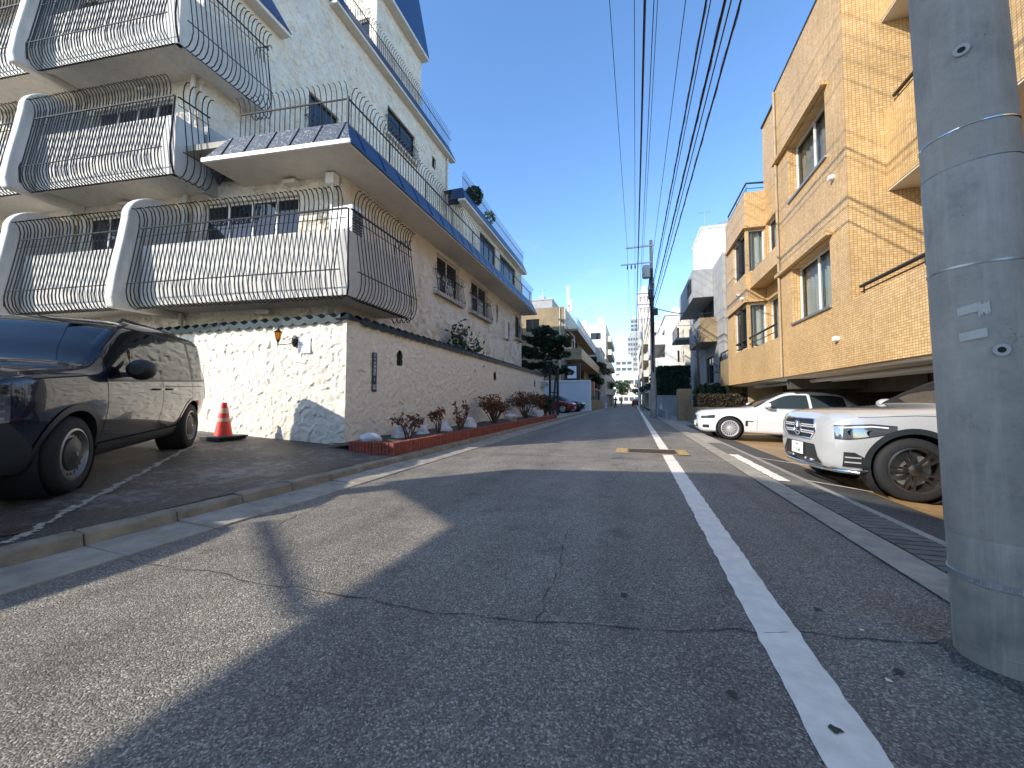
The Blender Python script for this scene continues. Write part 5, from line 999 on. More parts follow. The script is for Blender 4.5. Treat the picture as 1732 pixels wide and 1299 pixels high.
block('beige flats far down the right of the street', 2.9, 10, 102, 118, 15, 'creamw', '-x', 5, 4)
block('distant pale block at the right end of the street', 3.0, 12, 138, 165, 11, 'whitew', '-x', 3, 6)
# street trees and low walls far along
def tree(x, y, h, r, label, m='pinelf', n=1800, ls=.16):
    q = thing('street_tree', label, 'tree', (x, y, 0)); k = MB(); k.tube([(x, y, -.1), (x + .1, y, h * .5), (x, y, h * .8)], [.16, .12, .05], 7)
    for i in range(7): a = i * .9; k.tube([(x + .05, y, h * (.4 + .05 * i)), (x + r * .7 * math.cos(a), y + r * .7 * math.sin(a), h * (.6 + .05 * i))], [.06, .02], 5)
    k.build('trunk', 'bark', q); p = [blob((x + random.gauss(0, r * .45), y + random.gauss(0, r * .45), h * random.uniform(.55, .95)), (r * .5, r * .5, r * .4), n // 10) for _ in range(10)]; leaves('crown', np.concatenate(p), ls, m, q)
tree(-4.9, 62.5, 7.2, 1.4, 'dark narrow tree against the tan house end', 'pinelf', 2600); tree(-4.6, 88, 6.5, 1.6, 'tree leaning over the far left pavement', 'hedgelf'); tree(-3.2, 150, 8, 3.2, 'big tree at the end of the street', 'grnlf', 2600, .3); tree(2.6, 120, 6, 1.8, 'tree beside the distant right pavement', 'grnlf', 1800, .2); tree(2.6, 45, 4.2, .9, 'thin dark tree beside the tall hedge', 'hedgelf', 1600, .12)
wl = thing('low_tan_wall', 'low tan wall and orange board beside the far left pavement', 'wall', (-3.9, 45, 0)); k = MB(); k.box(-4.1, -3.9, 39, 56, 0, 1.2); k.build('wall', 'tan', wl); k = MB(); k.box(-4.0, -3.7, 41, 42.5, 1.6, 3.1); k.build('board', 'terracotta', wl); k = MB(); k.box(-4.05, -3.95, 41.7, 41.8, 1.2, 1.6); k.build('stand', 'darkfr', wl)
gw = thing('gate_pillars', 'grey gate pillars at the far left pavement', 'gate', (-4, 66, 0)); 
for y in (60, 66, 72): k = MB(); k.box(-4.2, -3.85, y, y + .6, 0, 1.9); k.build('pillar', 'greyw', gw)
wv = thing('white_marker', 'small white bollard at the far left kerb', 'bollard', (-3.5, 58, 0)); k = MB(); k.tube([(-3.5, 58, -.03), (-3.5, 58, .8)], .12, 8); k.build('post', 'wpaint', wv)
# two distant pedestrians
def person(x, y, h, label, top, rot=0):
    q = thing('person', label, 'person', (x, y, 0)); s = h / 1.7; k = MB()
    sec = [(0, .0, .0)]
    bm = bmesh.new(); 
    J = dict(pel=(0, 0, .92), che=(0, 0, 1.3), nek=(0, 0, 1.46), hed=(0, .01, 1.58), top=(0, .01, 1.68), ls=(.18, 0, 1.38), le=(.24, -.02, 1.1), lh=(.22, .1, .88), rs=(-.18, 0, 1.38), re=(-.24, -.02, 1.1), rh=(-.22, .1, .88), lk=(.09, .08, .5), lf=(.1, .16, .06), lt=(.1, .28, .03), rk=(-.09, 0, .5), rf=(-.1, -.14, .06), rt=(-.1, -.02, .03))
    rad = dict(pel=.15, che=.17, nek=.06, hed=.1, top=.08, ls=.07, le=.05, lh=.04, rs=.07, re=.05, rh=.04, lk=.075, lf=.05, lt=.035, rk=.075, rf=.05, rt=.035)
    E_ = [('pel', 'che'), ('che', 'nek'), ('nek', 'hed'), ('hed', 'top'), ('che', 'ls'), ('ls', 'le'), ('le', 'lh'), ('che', 'rs'), ('rs', 're'), ('re', 'rh'), ('pel', 'lk'), ('lk', 'lf'), ('lf', 'lt'), ('pel', 'rk'), ('rk', 'rf'), ('rf', 'rt')]
    ks_ = list(J); me = bpy.data.meshes.new('body'); me.from_pydata([tuple(c * s for c in J[n_]) for n_ in ks_], [(ks_.index(a), ks_.index(b)) for a, b in E_], [])
    o = bpy.data.objects.new('body', me); COL.objects.link(o); md = o.modifiers.new('s', 'SKIN'); sv = me.skin_vertices[0].data
    for i, n_ in enumerate(ks_): sv[i].radius = (rad[n_] * s, rad[n_] * s)
    sv[0].use_root = True; o.modifiers.new('d', 'SUBSURF').levels = 1
    m2 = bpy.data.meshes.new_from_object(o.evaluated_get(bpy.context.evaluated_depsgraph_get())); bpy.data.objects.remove(o); m2.materials.clear(); m2.materials.append(M[top])
    o = bpy.data.objects.new('body', m2); COL.objects.link(o); o.parent = q; q.rotation_euler = (0, 0, rot)
    bm.free(); k = MB(); k.lathe([(0, 1.475 * s), (.06 * s, 1.5 * s), (.095 * s, 1.58 * s), (.07 * s, 1.66 * s), (0, 1.69 * s)], 10, (0, .015, 0), cap=False); hd = MB(); hd.v, hd.f = k.v, k.f
    off = WL[q]; WL[q] = Vector((0, 0, 0)); hd.build('head', 'skin', q, smooth=R(60)); k = MB(); k.lathe([(.1 * s, 1.57 * s), (.105 * s, 1.63 * s), (.07 * s, 1.7 * s), (0, 1.715 * s)], 10, (0, -.01, 0), cap=False); k.build('hair', 'cloth1', q, smooth=R(60)); WL[q] = off
person(-2.3, 62, 1.7, 'distant person in dark clothes walking on the left of the road', 'cloth1'); person(-1.7, 74, 1.65, 'distant person in grey clothes further down the road', 'cloth2', 3.1)
# ---------------------------------------------------------------- vehicles
def pchip(xs, ys):
    xs = np.array(xs, float); ys = np.array(ys, float); h = np.diff(xs); d = np.diff(ys) / h; m_ = np.zeros(len(xs))
    for i in range(1, len(xs) - 1):
        if d[i - 1] * d[i] > 0: w1 = 2 * h[i] + h[i - 1]; w2 = h[i] + 2 * h[i - 1]; m_[i] = (w1 + w2) / (w1 / d[i - 1] + w2 / d[i])
    m_[0], m_[-1] = d[0], d[-1]
    def f(x):
        i = int(np.clip(np.searchsorted(xs, x) - 1, 0, len(xs) - 2)); t = (x - xs[i]) / h[i]; t2, t3 = t * t, t * t * t
        return float((2 * t3 - 3 * t2 + 1) * ys[i] + (t3 - 2 * t2 + t) * h[i] * m_[i] + (-2 * t3 + 3 * t2) * ys[i + 1] + (t3 - t2) * h[i] * m_[i + 1])
    return f
def crom(pts, n=4):
    out = []; P_ = [pts[0]] + pts + [pts[-1]]
    for i in range(1, len(P_) - 2):
        a, b, c, d = [np.array(q) for q in P_[i - 1:i + 3]]
        for j in range(n):
            t = j / n; out.append(tuple(.5 * ((2 * b) + (-a + c) * t + (2 * a - 5 * b + 4 * c - d) * t * t + (-a + 3 * b - 3 * c + d) * t ** 3)))
    out.append(tuple(pts[-1])); return out
class Car:
    # stations rows: x, z0, zs, zr, zc, ws, wm, wsh, wr
    def __init__(s, st, root, body, tk=(.975, 1.0)):
        s.tk = tk
        st = sorted(st); xs = [r_[0] for r_ in st]; s.x0, s.x1 = xs[0], xs[-1]; s.f = [pchip(xs, [r_[i] for r_ in st]) for i in range(1, 9)]; s.root = root; s.body = body
    def ring(s, x):
        z0, zs, zr, zc, ws, wm, wsh, wr = [f(x) for f in s.f]
        pts = [(ws * .8, z0), (ws, z0 + .05), (wm * s.tk[0], z0 + (zs - z0) * .34), (wm * s.tk[1], z0 + (zs - z0) * .66), (wsh, zs), (wsh * .55 + wr * .45 + .01, zs * .5 + zr * .5), (wr, zr), (wr * .82, zr + (zc - zr) * .62), (wr * .42, zr + (zc - zr) * .93), (0, zc)]
        return crom(pts, 4)
    def W(s, x, z):
        r_ = s.ring(x); best = 0
        for (a, b) in zip(r_[:-1], r_[1:]):
            if min(a[1], b[1]) - 1e-6 <= z <= max(a[1], b[1]) + 1e-6 and b[1] > a[1]:
                t = (z - a[1]) / (b[1] - a[1] + 1e-9); return a[0] + (b[0] - a[0]) * t
        return r_[-6][0]
    def Z(s, x, y):
        r_ = s.ring(x); y = abs(y)
        for (a, b) in zip(r_[20:-1], r_[21:]):
            if b[0] <= y <= a[0]: t = (a[0] - y) / (a[0] - b[0] + 1e-9); return a[1] + (b[1] - a[1]) * t
        return r_[-1][1]
    def make_body(s, wheels, r_arch, paintname, name='body', n=64):
        xs = np.linspace(s.x0, s.x1, n); mb = MB(); rows = []
        for x in xs:
            h = s.ring(x); full = [(y, z) for y, z in h] + [(-y, z) for y, z in h[-2::-1]]; rows.append([(x, y, z) for y, z in full])
        m_ = len(rows[0]); mb.add([p for r_ in rows for p in r_], [(i * m_ + j, i * m_ + (j + 1) % m_, (i + 1) * m_ + (j + 1) % m_, (i + 1) * m_ + j) for i in range(n - 1) for j in range(m_)] + [tuple(range(m_))[::-1], tuple(range((n - 1) * m_, n * m_))])
        o = mb.build(name, paintname, None, fix=True); cut = []
        for (wx, wz) in wheels:
            for sg in (1, -1):
                c = MB(); w = s.W(wx, wz + r_arch * .5); c.lathe([(r_arch, sg * (w - .30)), (r_arch, sg * (w + .3))], 36, (wx, 0, wz), 'y'); q = c.build('cut', 'dark', None, fix=True); cut.append(q)
                md = o.modifiers.new('b', 'BOOLEAN'); md.operation = 'DIFFERENCE'; md.object = q; md.solver = 'EXACT'
        me = bpy.data.meshes.new_from_object(o.evaluated_get(bpy.context.evaluated_depsgraph_get())); bpy.data.objects.remove(o)
        for q in cut: bpy.data.objects.remove(q)
        me.name = name; me.materials.clear(); me.materials.append(M[paintname]); bm = bmesh.new(); bm.from_mesh(me)
        for f in bm.faces: f.smooth = True; f.material_index = 0
        for e in bm.edges:
            if len(e.link_faces) == 2 and e.calc_face_angle(0) > R(32): e.smooth = False
        bm.to_mesh(me); bm.free(); ob = bpy.data.objects.new(name, me); COL.objects.link(ob); ob.parent = s.root; WL[ob] = Vector((0, 0, 0)); s.b = ob
        for (wx, wz) in wheels:
            for sg in (1, -1):
                c = MB(); w = s.W(wx, wz + r_arch * .5); c.lathe([(r_arch - .004, sg * (w - .02)), (r_arch - .004, sg * (w - .29)), (0, sg * (w - .29))], 30, (wx, 0, wz), 'y', cap=False); c.build('wheel_well', 'blackpl', s.root)
        return ob
    def side(s, x0, x1, zb, zt, m, name, off=.004, nx=14, nz=5, sides=(1, -1), parent=None):
        fb = zb if callable(zb) else (lambda x: zb); ft = zt if callable(zt) else (lambda x: zt)
        for sg in sides:
            rows = [[(x, sg * (s.W(x, fb(x) + (ft(x) - fb(x)) * j / nz) + off), fb(x) + (ft(x) - fb(x)) * j / nz) for x in np.linspace(x0, x1, nx)] for j in range(nz + 1)]
            k = MB(); k.grid(rows); o = k.build(name, m, parent or s.root, smooth=R(60))
        return o
    def top(s, x0, x1, hw, m, name, off=.004, nx=12, ny=16, parent=None):
        k = MB(); rows = []
        for x in np.linspace(x0, x1, nx):
            w = hw(x) if callable(hw) else hw; rows.append([(x, v * w, s.Z(x, v * w) + off) for v in np.linspace(-1, 1, ny)])
        k.grid(rows); return k.build(name, m, parent or s.root, smooth=R(60))
    def F(s, u, z):
        u = abs(u); lo, hi = 0.0, s.x1
        if s.W(hi, z) >= u: return hi
        for _ in range(22):
            m_ = (lo + hi) / 2
            if s.W(m_, z) >= u: lo = m_
            else: hi = m_
        return lo
    def front(s, z0, z1, hw, m, name, off=.006, nu=18, nz=6, parent=None, u0=None):
        rows = []
        for z in np.linspace(z0, z1, nz + 1):
            w = hw(z) if callable(hw) else hw; lo = -w if u0 is None else u0; rows.append([(s.F(u, z) + off, u, z) for u in np.linspace(lo, w, nu)])
        k = MB(); k.grid(rows); return k.build(name, m, parent or s.root, smooth=R(60))
    def arch(s, wx, wz, r0, r1, m, off=.008, a0=-20, a1=200, sides=(1, -1)):
        for sg in sides:
            A, B, C_ = [], [], []
            for a in np.linspace(R(a0), R(a1), 30):
                for L_, rr, oo in ((A, r0, off), (B, r1, off), (C_, r0, -.05)):
                    x, z = wx + rr * math.cos(a), max(wz + rr * math.sin(a), .14); L_.append((x, sg * (s.W(min(max(x, s.x0), s.x1), z) + oo), z))
            k = MB(); k.grid([C_, A, B]); k.build('arch_trim', m, s.root, smooth=R(50))
def tyre(mb, r, w, rim, y0=0):
    mb.lathe([(rim - .01, -w / 2 + .02), (rim + .01, -w / 2), (r - .05, -w / 2 - .004), (r - .012, -w / 2 + .018), (r, -w / 2 + .05), (r, w / 2 - .05), (r - .012, w / 2 - .018), (r - .05, w / 2 + .004), (rim + .01, w / 2), (rim - .01, w / 2 - .02)], 40, (0, 0, 0), 'y', cap=False)
def wheel_meshes(kind, r, w, rim):
    out = []; k = MB(); tyre(k, r, w, rim); out.append(('tyre', k.mesh('tyre', 'rubber', smooth=R(40)))); y = w / 2
    mm = {'steel': 'steelw', 'twin': 'gunmetal', 'multi': 'silver'}[kind]
    k = MB(); k.lathe([(rim + .004, y - .004), (rim - .014, y + .002), (rim - .022, y - .02), (rim - .03, y - .10), (rim - .03, -y + .05)], 40, axis='y', cap=False); 
    if kind == 'steel':
        k.lathe([(rim - .022, y - .02), (rim * .84, y - .045), (rim * .80, y - .03), (rim * .62, y - .03)], 40, axis='y', cap=False)
        out.append(('rim', k.mesh('rim', mm, smooth=R(40))))
        k = MB()
        for i in range(20):
            a = i * math.pi / 10; c = (rim * .79 * math.cos(a), rim * .79 * math.sin(a)); pts = [(c[0] + .011 * math.cos(t) , y - .026, c[1] + .015 * math.sin(t)) for t in np.linspace(0, 2 * math.pi, 9)[:-1]]; k.add(pts, [tuple(range(8))])
        out.append(('vent_holes', k.mesh('vent_holes', 'dark')))
        k = MB(); k.lathe([(rim * .66, y - .03), (rim * .63, y - .012), (rim * .4, y - .004), (rim * .25, y + .006), (0, y + .008)], 30, axis='y', cap=False); out.append(('hub_cap', k.mesh('hub_cap', 'blackpl', smooth=R(40))))
        k = MB(); k.prism([(0, .03), (.019, 0), (0, -.03), (-.019, 0)], lambda u, v, w_: (u, w_, v), y + .009, y + .012); out.append(('hub_emblem', k.mesh('hub_emblem', 'chrome')))
        k = MB(); 
    else:
        out.append(('rim', k.mesh('rim', mm, smooth=R(40)))); k = MB()
        def spoke(a, wi, wo, sh=0):
            d = np.array([math.cos(a), math.sin(a)]); n_ = np.array([-d[1], d[0]]); p0 = d * .05 + n_ * sh * .4; p1 = d * (rim - .02) + n_ * sh
            q = [p0 + n_ * wi, p0 - n_ * wi, p1 - n_ * wo, p1 + n_ * wo]; k.hexa([(c[0], y - .05, c[1]) for c in q], [(c[0] * 1.0, y - (.018 if i < 2 else .012), c[1]) for i, c in enumerate(q)])
        if kind == 'twin':
            for i in range(5):
                a = i * 2 * math.pi / 5 + math.pi / 2; spoke(a, .014, .011, .042); spoke(a, .014, .011, -.042)
        else:
            for i in range(20): spoke(i * 2 * math.pi / 20, .009, .011)
        k.lathe([(.07, y - .05), (.065, y - .015), (.04, y - .006), (0, y - .005)], 20, axis='y', cap=False); out.append(('spokes', k.mesh('spokes', mm, smooth=R(30), fix=True)))
        k = MB(); k.lathe([(rim - .06, -.01), (rim - .06, .0), (.06, .0)], 30, axis='y', cap=False); out.append(('brake_disc', k.mesh('brake_disc', 'steelw')))
    k = MB(); k.lathe([(rim - .025, -.02), (0, -.021)], 24, axis='y', cap=False); out.append(('wheel_back', k.mesh('wheel_back', 'dark')))
    return out
def put_wheels(root, ms, xs, track, r, steer=0):
    for i, x in enumerate(xs):
        for sg in (1, -1):
            e = bpy.data.objects.new('wheel', ms[0][1]); COL.objects.link(e); e.parent = root; e.location = (x, sg * track, r); e.rotation_euler = (0, random.uniform(0, 1), (0 if sg > 0 else math.pi) + (steer if i == 0 else 0)); WL[e] = Vector((0, 0, 0))
            for nm, me in ms[1:]:
                q = bpy.data.objects.new(nm, me); COL.objects.link(q); q.parent = e
                if nm == 'vent_holes': q['kind'] = 'stuff'
def car_root(name, label, x, y, z, heading, pitch, cat='car', group=None):
    d = Vector((heading[0], heading[1], 0)).normalized(); l_ = Vector((-d.y, d.x, 0)); d2 = (d + Vector((0, 0, pitch))).normalized(); u = d2.cross(l_)
    m_ = Matrix((d2, l_, u)).transposed().to_4x4(); m_.translation = (x, y, z); return thing(name, label, cat, matrix=m_)
def mirror(c, x, z, m, w=.10, h=.14, sides=(1, -1)):
    for sg in sides:
        y0 = c.W(x, z); k = MB(); k.lathe([(0, -.13), (.5, -.125), (.85, -.08), (1, -.0), (.95, .05), (0, .055)], 16, axis='x', cap=False); k.v = [(x - xx * .9 , sg * (y0 + .15 + yy * w), z + .06 + zz * h * .55) for xx, yy, zz in k.v]; o = k.build('mirror', m, c.root, smooth=R(40), fix=True)
        k = MB(); k.box(x - .03, x + .05, min(sg * (y0 - .02), sg * (y0 + .1)), max(sg * (y0 - .02), sg * (y0 + .1)), z - .02, z + .03); k.build('arm', 'blackpl', o)
def handle(c, x, z, m, sides=(1, -1)):
    for sg in sides:
        y0 = sg * (c.W(x, z) + .03); k = MB(); k.tube([(x - .1, y0 - sg * .03, z), (x - .08, y0, z), (x + .08, y0, z), (x + .1, y0 - sg * .03, z)], .013, 6); k.build('door_handle', m, c.root, smooth=R(60))
def seam(c, x, z0, z1, sides=(1, -1), w=.006): c.side(x - w / 2, x + w / 2, z0, z1, 'dark', 'panel_gap', off=.0015, nx=2, nz=10, sides=sides)
def wire_circle(k, c, r, t, axis='x', n=24):
    pts = [(c[0], c[1] + r * math.cos(a), c[2] + r * math.sin(a)) for a in np.linspace(0, 2 * math.pi, n + 1)]; k.tube(pts, t, 6, cap=False)
# --- navy van on the forecourt
hx, hy = .652, -.758; VS = 1.14; fwx, fwy = -5.28, 2.28; zf = park_z(fwx, fwy); zr_ = park_z(-7.30, 4.63)
ax, ay = fwx - .91 * .758, fwy - .91 * .652
van = car_root('van', 'dark navy van parked at an angle with its rear to the white wall', ax, ay, zf + .002, (hx, hy), (zf - zr_) / 3.1, 'van')
van.scale = (VS, VS, VS)
V = Car([(0.95, 0.32, 0.724, 0.815, 0.878, 0.465, 0.58, 0.55, 0.45), (0.88, 0.26, 0.833, 0.914, 0.968, 0.632, 0.76, 0.74, 0.62), (0.72, 0.22, 0.905, 0.996, 1.041, 0.735, 0.86, 0.84, 0.73), (0.4, 0.2, 0.95, 1.032, 1.077, 0.79, 0.91, 0.89, 0.79), (0.0, 0.2, 0.968, 1.059, 1.104, 0.8, 0.925, 0.905, 0.81), (-0.22, 0.2, 0.977, 1.086, 1.131, 0.8, 0.93, 0.91, 0.82), (-0.58, 0.2, 0.986, 1.312, 1.367, 0.8, 0.93, 0.91, 0.80), (-0.95, 0.2, 0.996, 1.52, 1.575, 0.8, 0.93, 0.91, 0.79), (-1.3, 0.2, 1.005, 1.588, 1.647, 0.8, 0.93, 0.91, 0.785), (-2.2, 0.2, 1.005, 1.606, 1.674, 0.8, 0.93, 0.91, 0.785), (-2.95, 0.22, 1.005, 1.597, 1.661, 0.8, 0.925, 0.905, 0.775), (-3.2, 0.26, 0.996, 1.566, 1.629, 0.781, 0.915, 0.89, 0.80), (-3.32, 0.3, 0.986, 1.502, 1.566, 0.772, 0.9, 0.875, 0.755), (-3.38, 0.36, 0.95, 1.312, 1.357, 0.744, 0.87, 0.85, 0.74)], van, 'navy', (.945, .99))
V.make_body([(0, .325), (-2.716, .325)], .375, 'navy')
put_wheels(van, wheel_meshes('steel', .325, .205, .215), (0, -2.716), .80, .325, steer=.05)
V.top(-.26, -1.06, lambda x: V.f[7](x) * .97, 'carglass', 'windscreen', nx=16)
belt = lambda x: .975 + .012 * (-x)
V.side(-.48, -1.62, belt, lambda x: min(V.f[2](x) - .035, 1.535), 'carglass', 'front_side_window', nx=24)
V.side(-1.535, -2.62, belt, lambda x: 1.535, 'carglass', 'rear_side_window'); V.side(-2.72, -3.14, belt, lambda x: 1.535 - .18 * max(0, (-x - 2.9)) ** 2, 'carglass', 'quarter_window')
V.side(-.42, -3.2, lambda x: belt(x) - .03, lambda x: belt(x) - .004, 'blackpl', 'belt_moulding', nx=40, nz=1, off=.006)
V.side(-1.625, -1.695, lambda x: belt(x) - .002, 1.545, 'blackpl', 'pillar_trim', nx=3); V.side(-2.63, -2.71, lambda x: belt(x) - .002, 1.545, 'blackpl', 'pillar_trim', nx=3)
V.side(-.42, -3.2, lambda x: 1.537, lambda x: 1.55, 'blackpl', 'window_seal', nx=30, nz=1, off=.006)
V.side(-.42, -2.28, .215, .36, 'bumper', 'sill_cladding', off=.014, nx=30, nz=4)
V.side(.93, .42, .22, lambda x: .64 - .25 * max(0, .66 - x) / .3, 'bumper', 'bumper', off=.008, nx=20, nz=6)
V.front(.30, .58, .60, 'bumper', 'bumper_front', off=.010); V.front(.36, .52, .45, 'dark', 'air_intake', off=.014)
gr_ = V.front(.60, .82, lambda z: .50 + .1 * (z - .60), 'blackpl', 'grille', off=.006)
for i in range(4): k = MB(); k.tube([(V.F(u, .63 + i * .055) + .014, u, .63 + i * .055) for u in np.linspace(-.52, .52, 13)], .015, 5); k.build('grille_bar', 'chrome', gr_)
k = MB(); k.prism([(0, .07), (.05, 0), (0, -.07), (-.05, 0)], lambda u, v, w_: (w_, u, .71 + v), .968, .985); k.build('emblem', 'chrome', gr_)
V.side(.93, .66, lambda x: .64 + .04 * (.93 - x), lambda x: .85 - .1 * (.93 - x) ** 2, 'light', 'headlight', off=.007, nx=14)
for z in (.67, .72, .77): V.side(.92, .70, z, z + .018, 'chrome', 'headlight_blade', off=.012, nx=10, nz=1)
V.arch(0, .325, .37, .425, 'bumper'); V.arch(-2.716, .325, .37, .41, 'navy', off=.006)
for x, a, b in ((-.44, .40, .99), (-1.66, .38, 1.0), (-2.66, .62, 1.0)): seam(V, x, a, b)
V.side(-1.75, -3.1, 0.90, .912, 'blackpl', 'slide_rail', off=.004, nx=20, nz=1)
V.side(-3.29, -3.35, .70, 1.12, 'redl', 'rear_light', off=.006, nx=5, nz=6); handle(V, -1.5, .87, 'navy'); handle(V, -1.86, .87, 'navy'); mirror(V, -.72, 1.02, 'blackpl', .12, .2)
for sg in (1, -1): k = MB(); k.tube([(-1.3, sg * .62, 1.62), (-1.4, sg * .62, 1.68), (-2.85, sg * .62, 1.67), (-2.95, sg * .62, 1.60)], .018, 6); k.build('roof_rail', 'blackpl', van, smooth=R(60))
k = MB(); k.tube([(-.3, .55, 1.13), (-.42, .1, 1.20), (-.45, -.2, 1.22)], .009, 5); k.build('wiper', 'blackpl', van)
k = MB(); k.box(-1.5, -.9, .25, .65, .8, 1.2); k.box(-1.5, -1.3, .3, .6, 1.15, 1.45); k.box(-1.5, -.9, -.65, -.25, .8, 1.2); k.box(-1.5, -1.3, -.6, -.3, 1.15, 1.45); k.box(-.75, -.35, -.75, .75, .78, 1.0); k.build('seats', 'blackpl', van)
# --- silver SUV in front of the garage
hd = (-1, -.02); lf = (.02, -1); wxy = (3.14, 5.80); zz = right_z(3.1)
suv = car_root('suv', 'silver SUV with twin-spoke wheels nosing out of the garage', wxy[0] - .82 * lf[0], wxy[1] - .82 * lf[1], zz + .006, hd, .03, 'car')
S = Car([(.80, .36, .72, .84, .90, .52, .62, .58, .48), (.75, .30, .84, .94, .985, .70, .78, .75, .64), (.60, .27, .92, .99, 1.035, .82, .88, .86, .75), (.3, .26, .97, 1.03, 1.075, .87, .925, .895, .805), (0, .26, 1.0, 1.055, 1.095, .88, .945, .91, .82), (-.45, .26, 1.03, 1.10, 1.15, .88, .945, .91, .82), (-.85, .26, 1.04, 1.33, 1.39, .88, .945, .91, .73), (-1.3, .26, 1.05, 1.53, 1.59, .88, .945, .91, .64), (-2, .26, 1.06, 1.58, 1.64, .88, .945, .91, .62), (-3, .28, 1.06, 1.53, 1.6, .88, .94, .9, .61), (-3.55, .32, 1.04, 1.3, 1.38, .85, .91, .87, .6), (-3.7, .4, 1.0, 1.1, 1.15, .8, .86, .83, .6)], suv, 'silvercar')
S.make_body([(0, .37), (-2.87, .37)], .425, 'silvercar'); put_wheels(suv, wheel_meshes('twin', .37, .245, .262), (0, -2.87), .825, .37, steer=-.03)
S.top(-.5, -1.3, lambda x: S.f[7](x) * .97, 'carglass', 'windscreen'); S.side(-.72, -1.75, lambda x: 1.08, lambda x: min(S.f[2](x) - .03, 1.5), 'carglass', 'front_side_window', nx=20); S.side(-1.83, -2.7, 1.09, 1.5, 'carglass', 'rear_side_window')
S.arch(0, .37, .42, .485, 'bumper', off=.012); S.arch(-2.87, .37, .42, .485, 'bumper', off=.012); S.side(-.46, -2.42, .265, .40, 'bumper', 'sill_cladding', off=.012, nx=20)
# grille with star, headlights, intakes, plate, skid
gw_ = lambda z: .34 + .13 * min(1, max(0, (z - .64) / .11)) - .06 * max(0, (z - .85) / .06)
g_ = S.front(.64, .905, gw_, 'blackpl', 'grille', off=.005, nz=8)
for z in (.715, .742, .80, .827):
    k = MB(); k.tube([(S.F(u, z) + .012, u, z) for u in np.linspace(-gw_(z) + .02, gw_(z) - .02, 13)], .010, 5); k.build('grille_bar', 'silver', g_)
k = MB(); ol = [(gw_(z), z) for z in np.linspace(.64, .905, 8)]; ol = ol + [(-u, z) for u, z in ol[::-1]] + ol[:1]; k.tube([(S.F(u, z) + .008, u, z) for u, z in ol], .012, 5); k.build('grille_surround', 'chrome', g_, smooth=R(60))
xs_ = S.F(0, .77) + .03
k = MB(); k.lathe([(.0, xs_ - .012), (.10, xs_ - .012), (.105, xs_ - .05)], 20, (0, 0, .77), 'x', cap=False); k.build('emblem_dish', 'blackpl', g_)
k = MB(); wire_circle(k, (xs_, 0, .77), .098, .013)
for a in (90, 210, 330): k.tube([(xs_, 0, .77), (xs_, .095 * math.cos(R(a)), .77 + .095 * math.sin(R(a)))], [.018, .008], 5)
k.build('star_emblem', 'chrome', g_, smooth=R(60))
hb_ = lambda x: .690 + .30 * max(0, .66 - x) ** 1.35; ht_ = lambda x: .845 + .10 * (.735 - x) - .16 * max(0, .40 - x)
S.side(.735, .17, hb_, lambda x: max(ht_(x), hb_(x) + .012), 'light', 'headlight', off=.006, nx=26)
S.side(.735, .17, lambda x: hb_(x) - .008, lambda x: hb_(x) + .004, 'blackpl', 'headlight_rim', off=.008, nx=26, nz=1); S.side(.735, .17, lambda x: max(ht_(x), hb_(x) + .012) - .004, lambda x: max(ht_(x), hb_(x) + .012) + .008, 'blackpl', 'headlight_rim', off=.008, nx=26, nz=1)
for xx in (.60, .42):
    k = MB(); yy = S.W(xx, .79) ; k.lathe([(0, 0), (.035, .004), (.042, -.01)], 16, (xx, yy + .004, .775), 'y', cap=False); k.build('headlight_lens', 'chrome', suv, smooth=R(50))
S.side(.70, .25, lambda x: ht_(x) - .03, lambda x: ht_(x) - .014, 'poster', 'daylight_strip', off=.009, nx=18, nz=1)
S.front(.34, .575, lambda z: .58 - .6 * (z - .34), 'blackpl', 'lower_intake', off=.004)
S.side(.66, .44, lambda x: .35 - .03 * (.71 - x), lambda x: .53 - .6 * max(0, .56 - x), 'blackpl', 'side_intake', off=.006, nx=14)
for z in (.40, .46): S.side(.65, .50, z, z + .016, 'silvercar', 'intake_fin', off=.014, nx=8, nz=1)
k = MB(); k.tube([(.50, .86, .285), (.66, .76, .285), (.77, .46, .285), (.81, 0, .285), (.77, -.46, .285), (.66, -.76, .285), (.50, -.86, .285)], .024, 6); k.build('skid_trim', 'chrome', suv, smooth=R(60))
S.side(.79, .42, .26, .31, 'bumper', 'lower_lip', off=.006, nx=12, nz=2)
k = MB(); k.box(.825, .84, -.165, .165, .405, .57); npl = k.build('number_plate', 'plate', suv); text_part('・5 66', .085, 'green', npl, (.8415, 0, .455), (0, 1, 0), (0, 0, 1)); text_part('330', .04, 'green', npl, (.8415, .01, .535), (0, 1, 0), (0, 0, 1))
k = MB()
for y in (-.2, .2, .36): k.lathe([(.016, .80), (.014, .815), (0, .816)], 8, (0, y, .36), 'x', cap=False)
k.build('parking_sensor', 'silver', suv); mirror(S, -.78, 1.10, 'silvercar'); handle(S, -1.55, .93, 'silvercar')
for x, a, b in ((-.52, .45, 1.03), (-1.79, .45, 1.06)): seam(S, x, a, b)
S.side(-.02, -.52, 1.0, 1.006, 'dark', 'bonnet_gap', off=.002, nx=14, nz=1); S.side(.52, -.02, lambda x: .955 + .045 * (.52 - x) / .54, lambda x: .961 + .045 * (.52 - x) / .54, 'dark', 'bonnet_gap', off=.002, nx=14, nz=1)
k = MB(); k.box(-1.6, -1.0, .25, .65, .9, 1.3); k.box(-1.6, -1.4, .3, .6, 1.3, 1.5); k.box(-1.6, -1.0, -.65, -.25, .9, 1.3); k.box(-1.6, -1.4, -.6, -.3, 1.3, 1.5); k.build('seats', 'blackpl', suv)
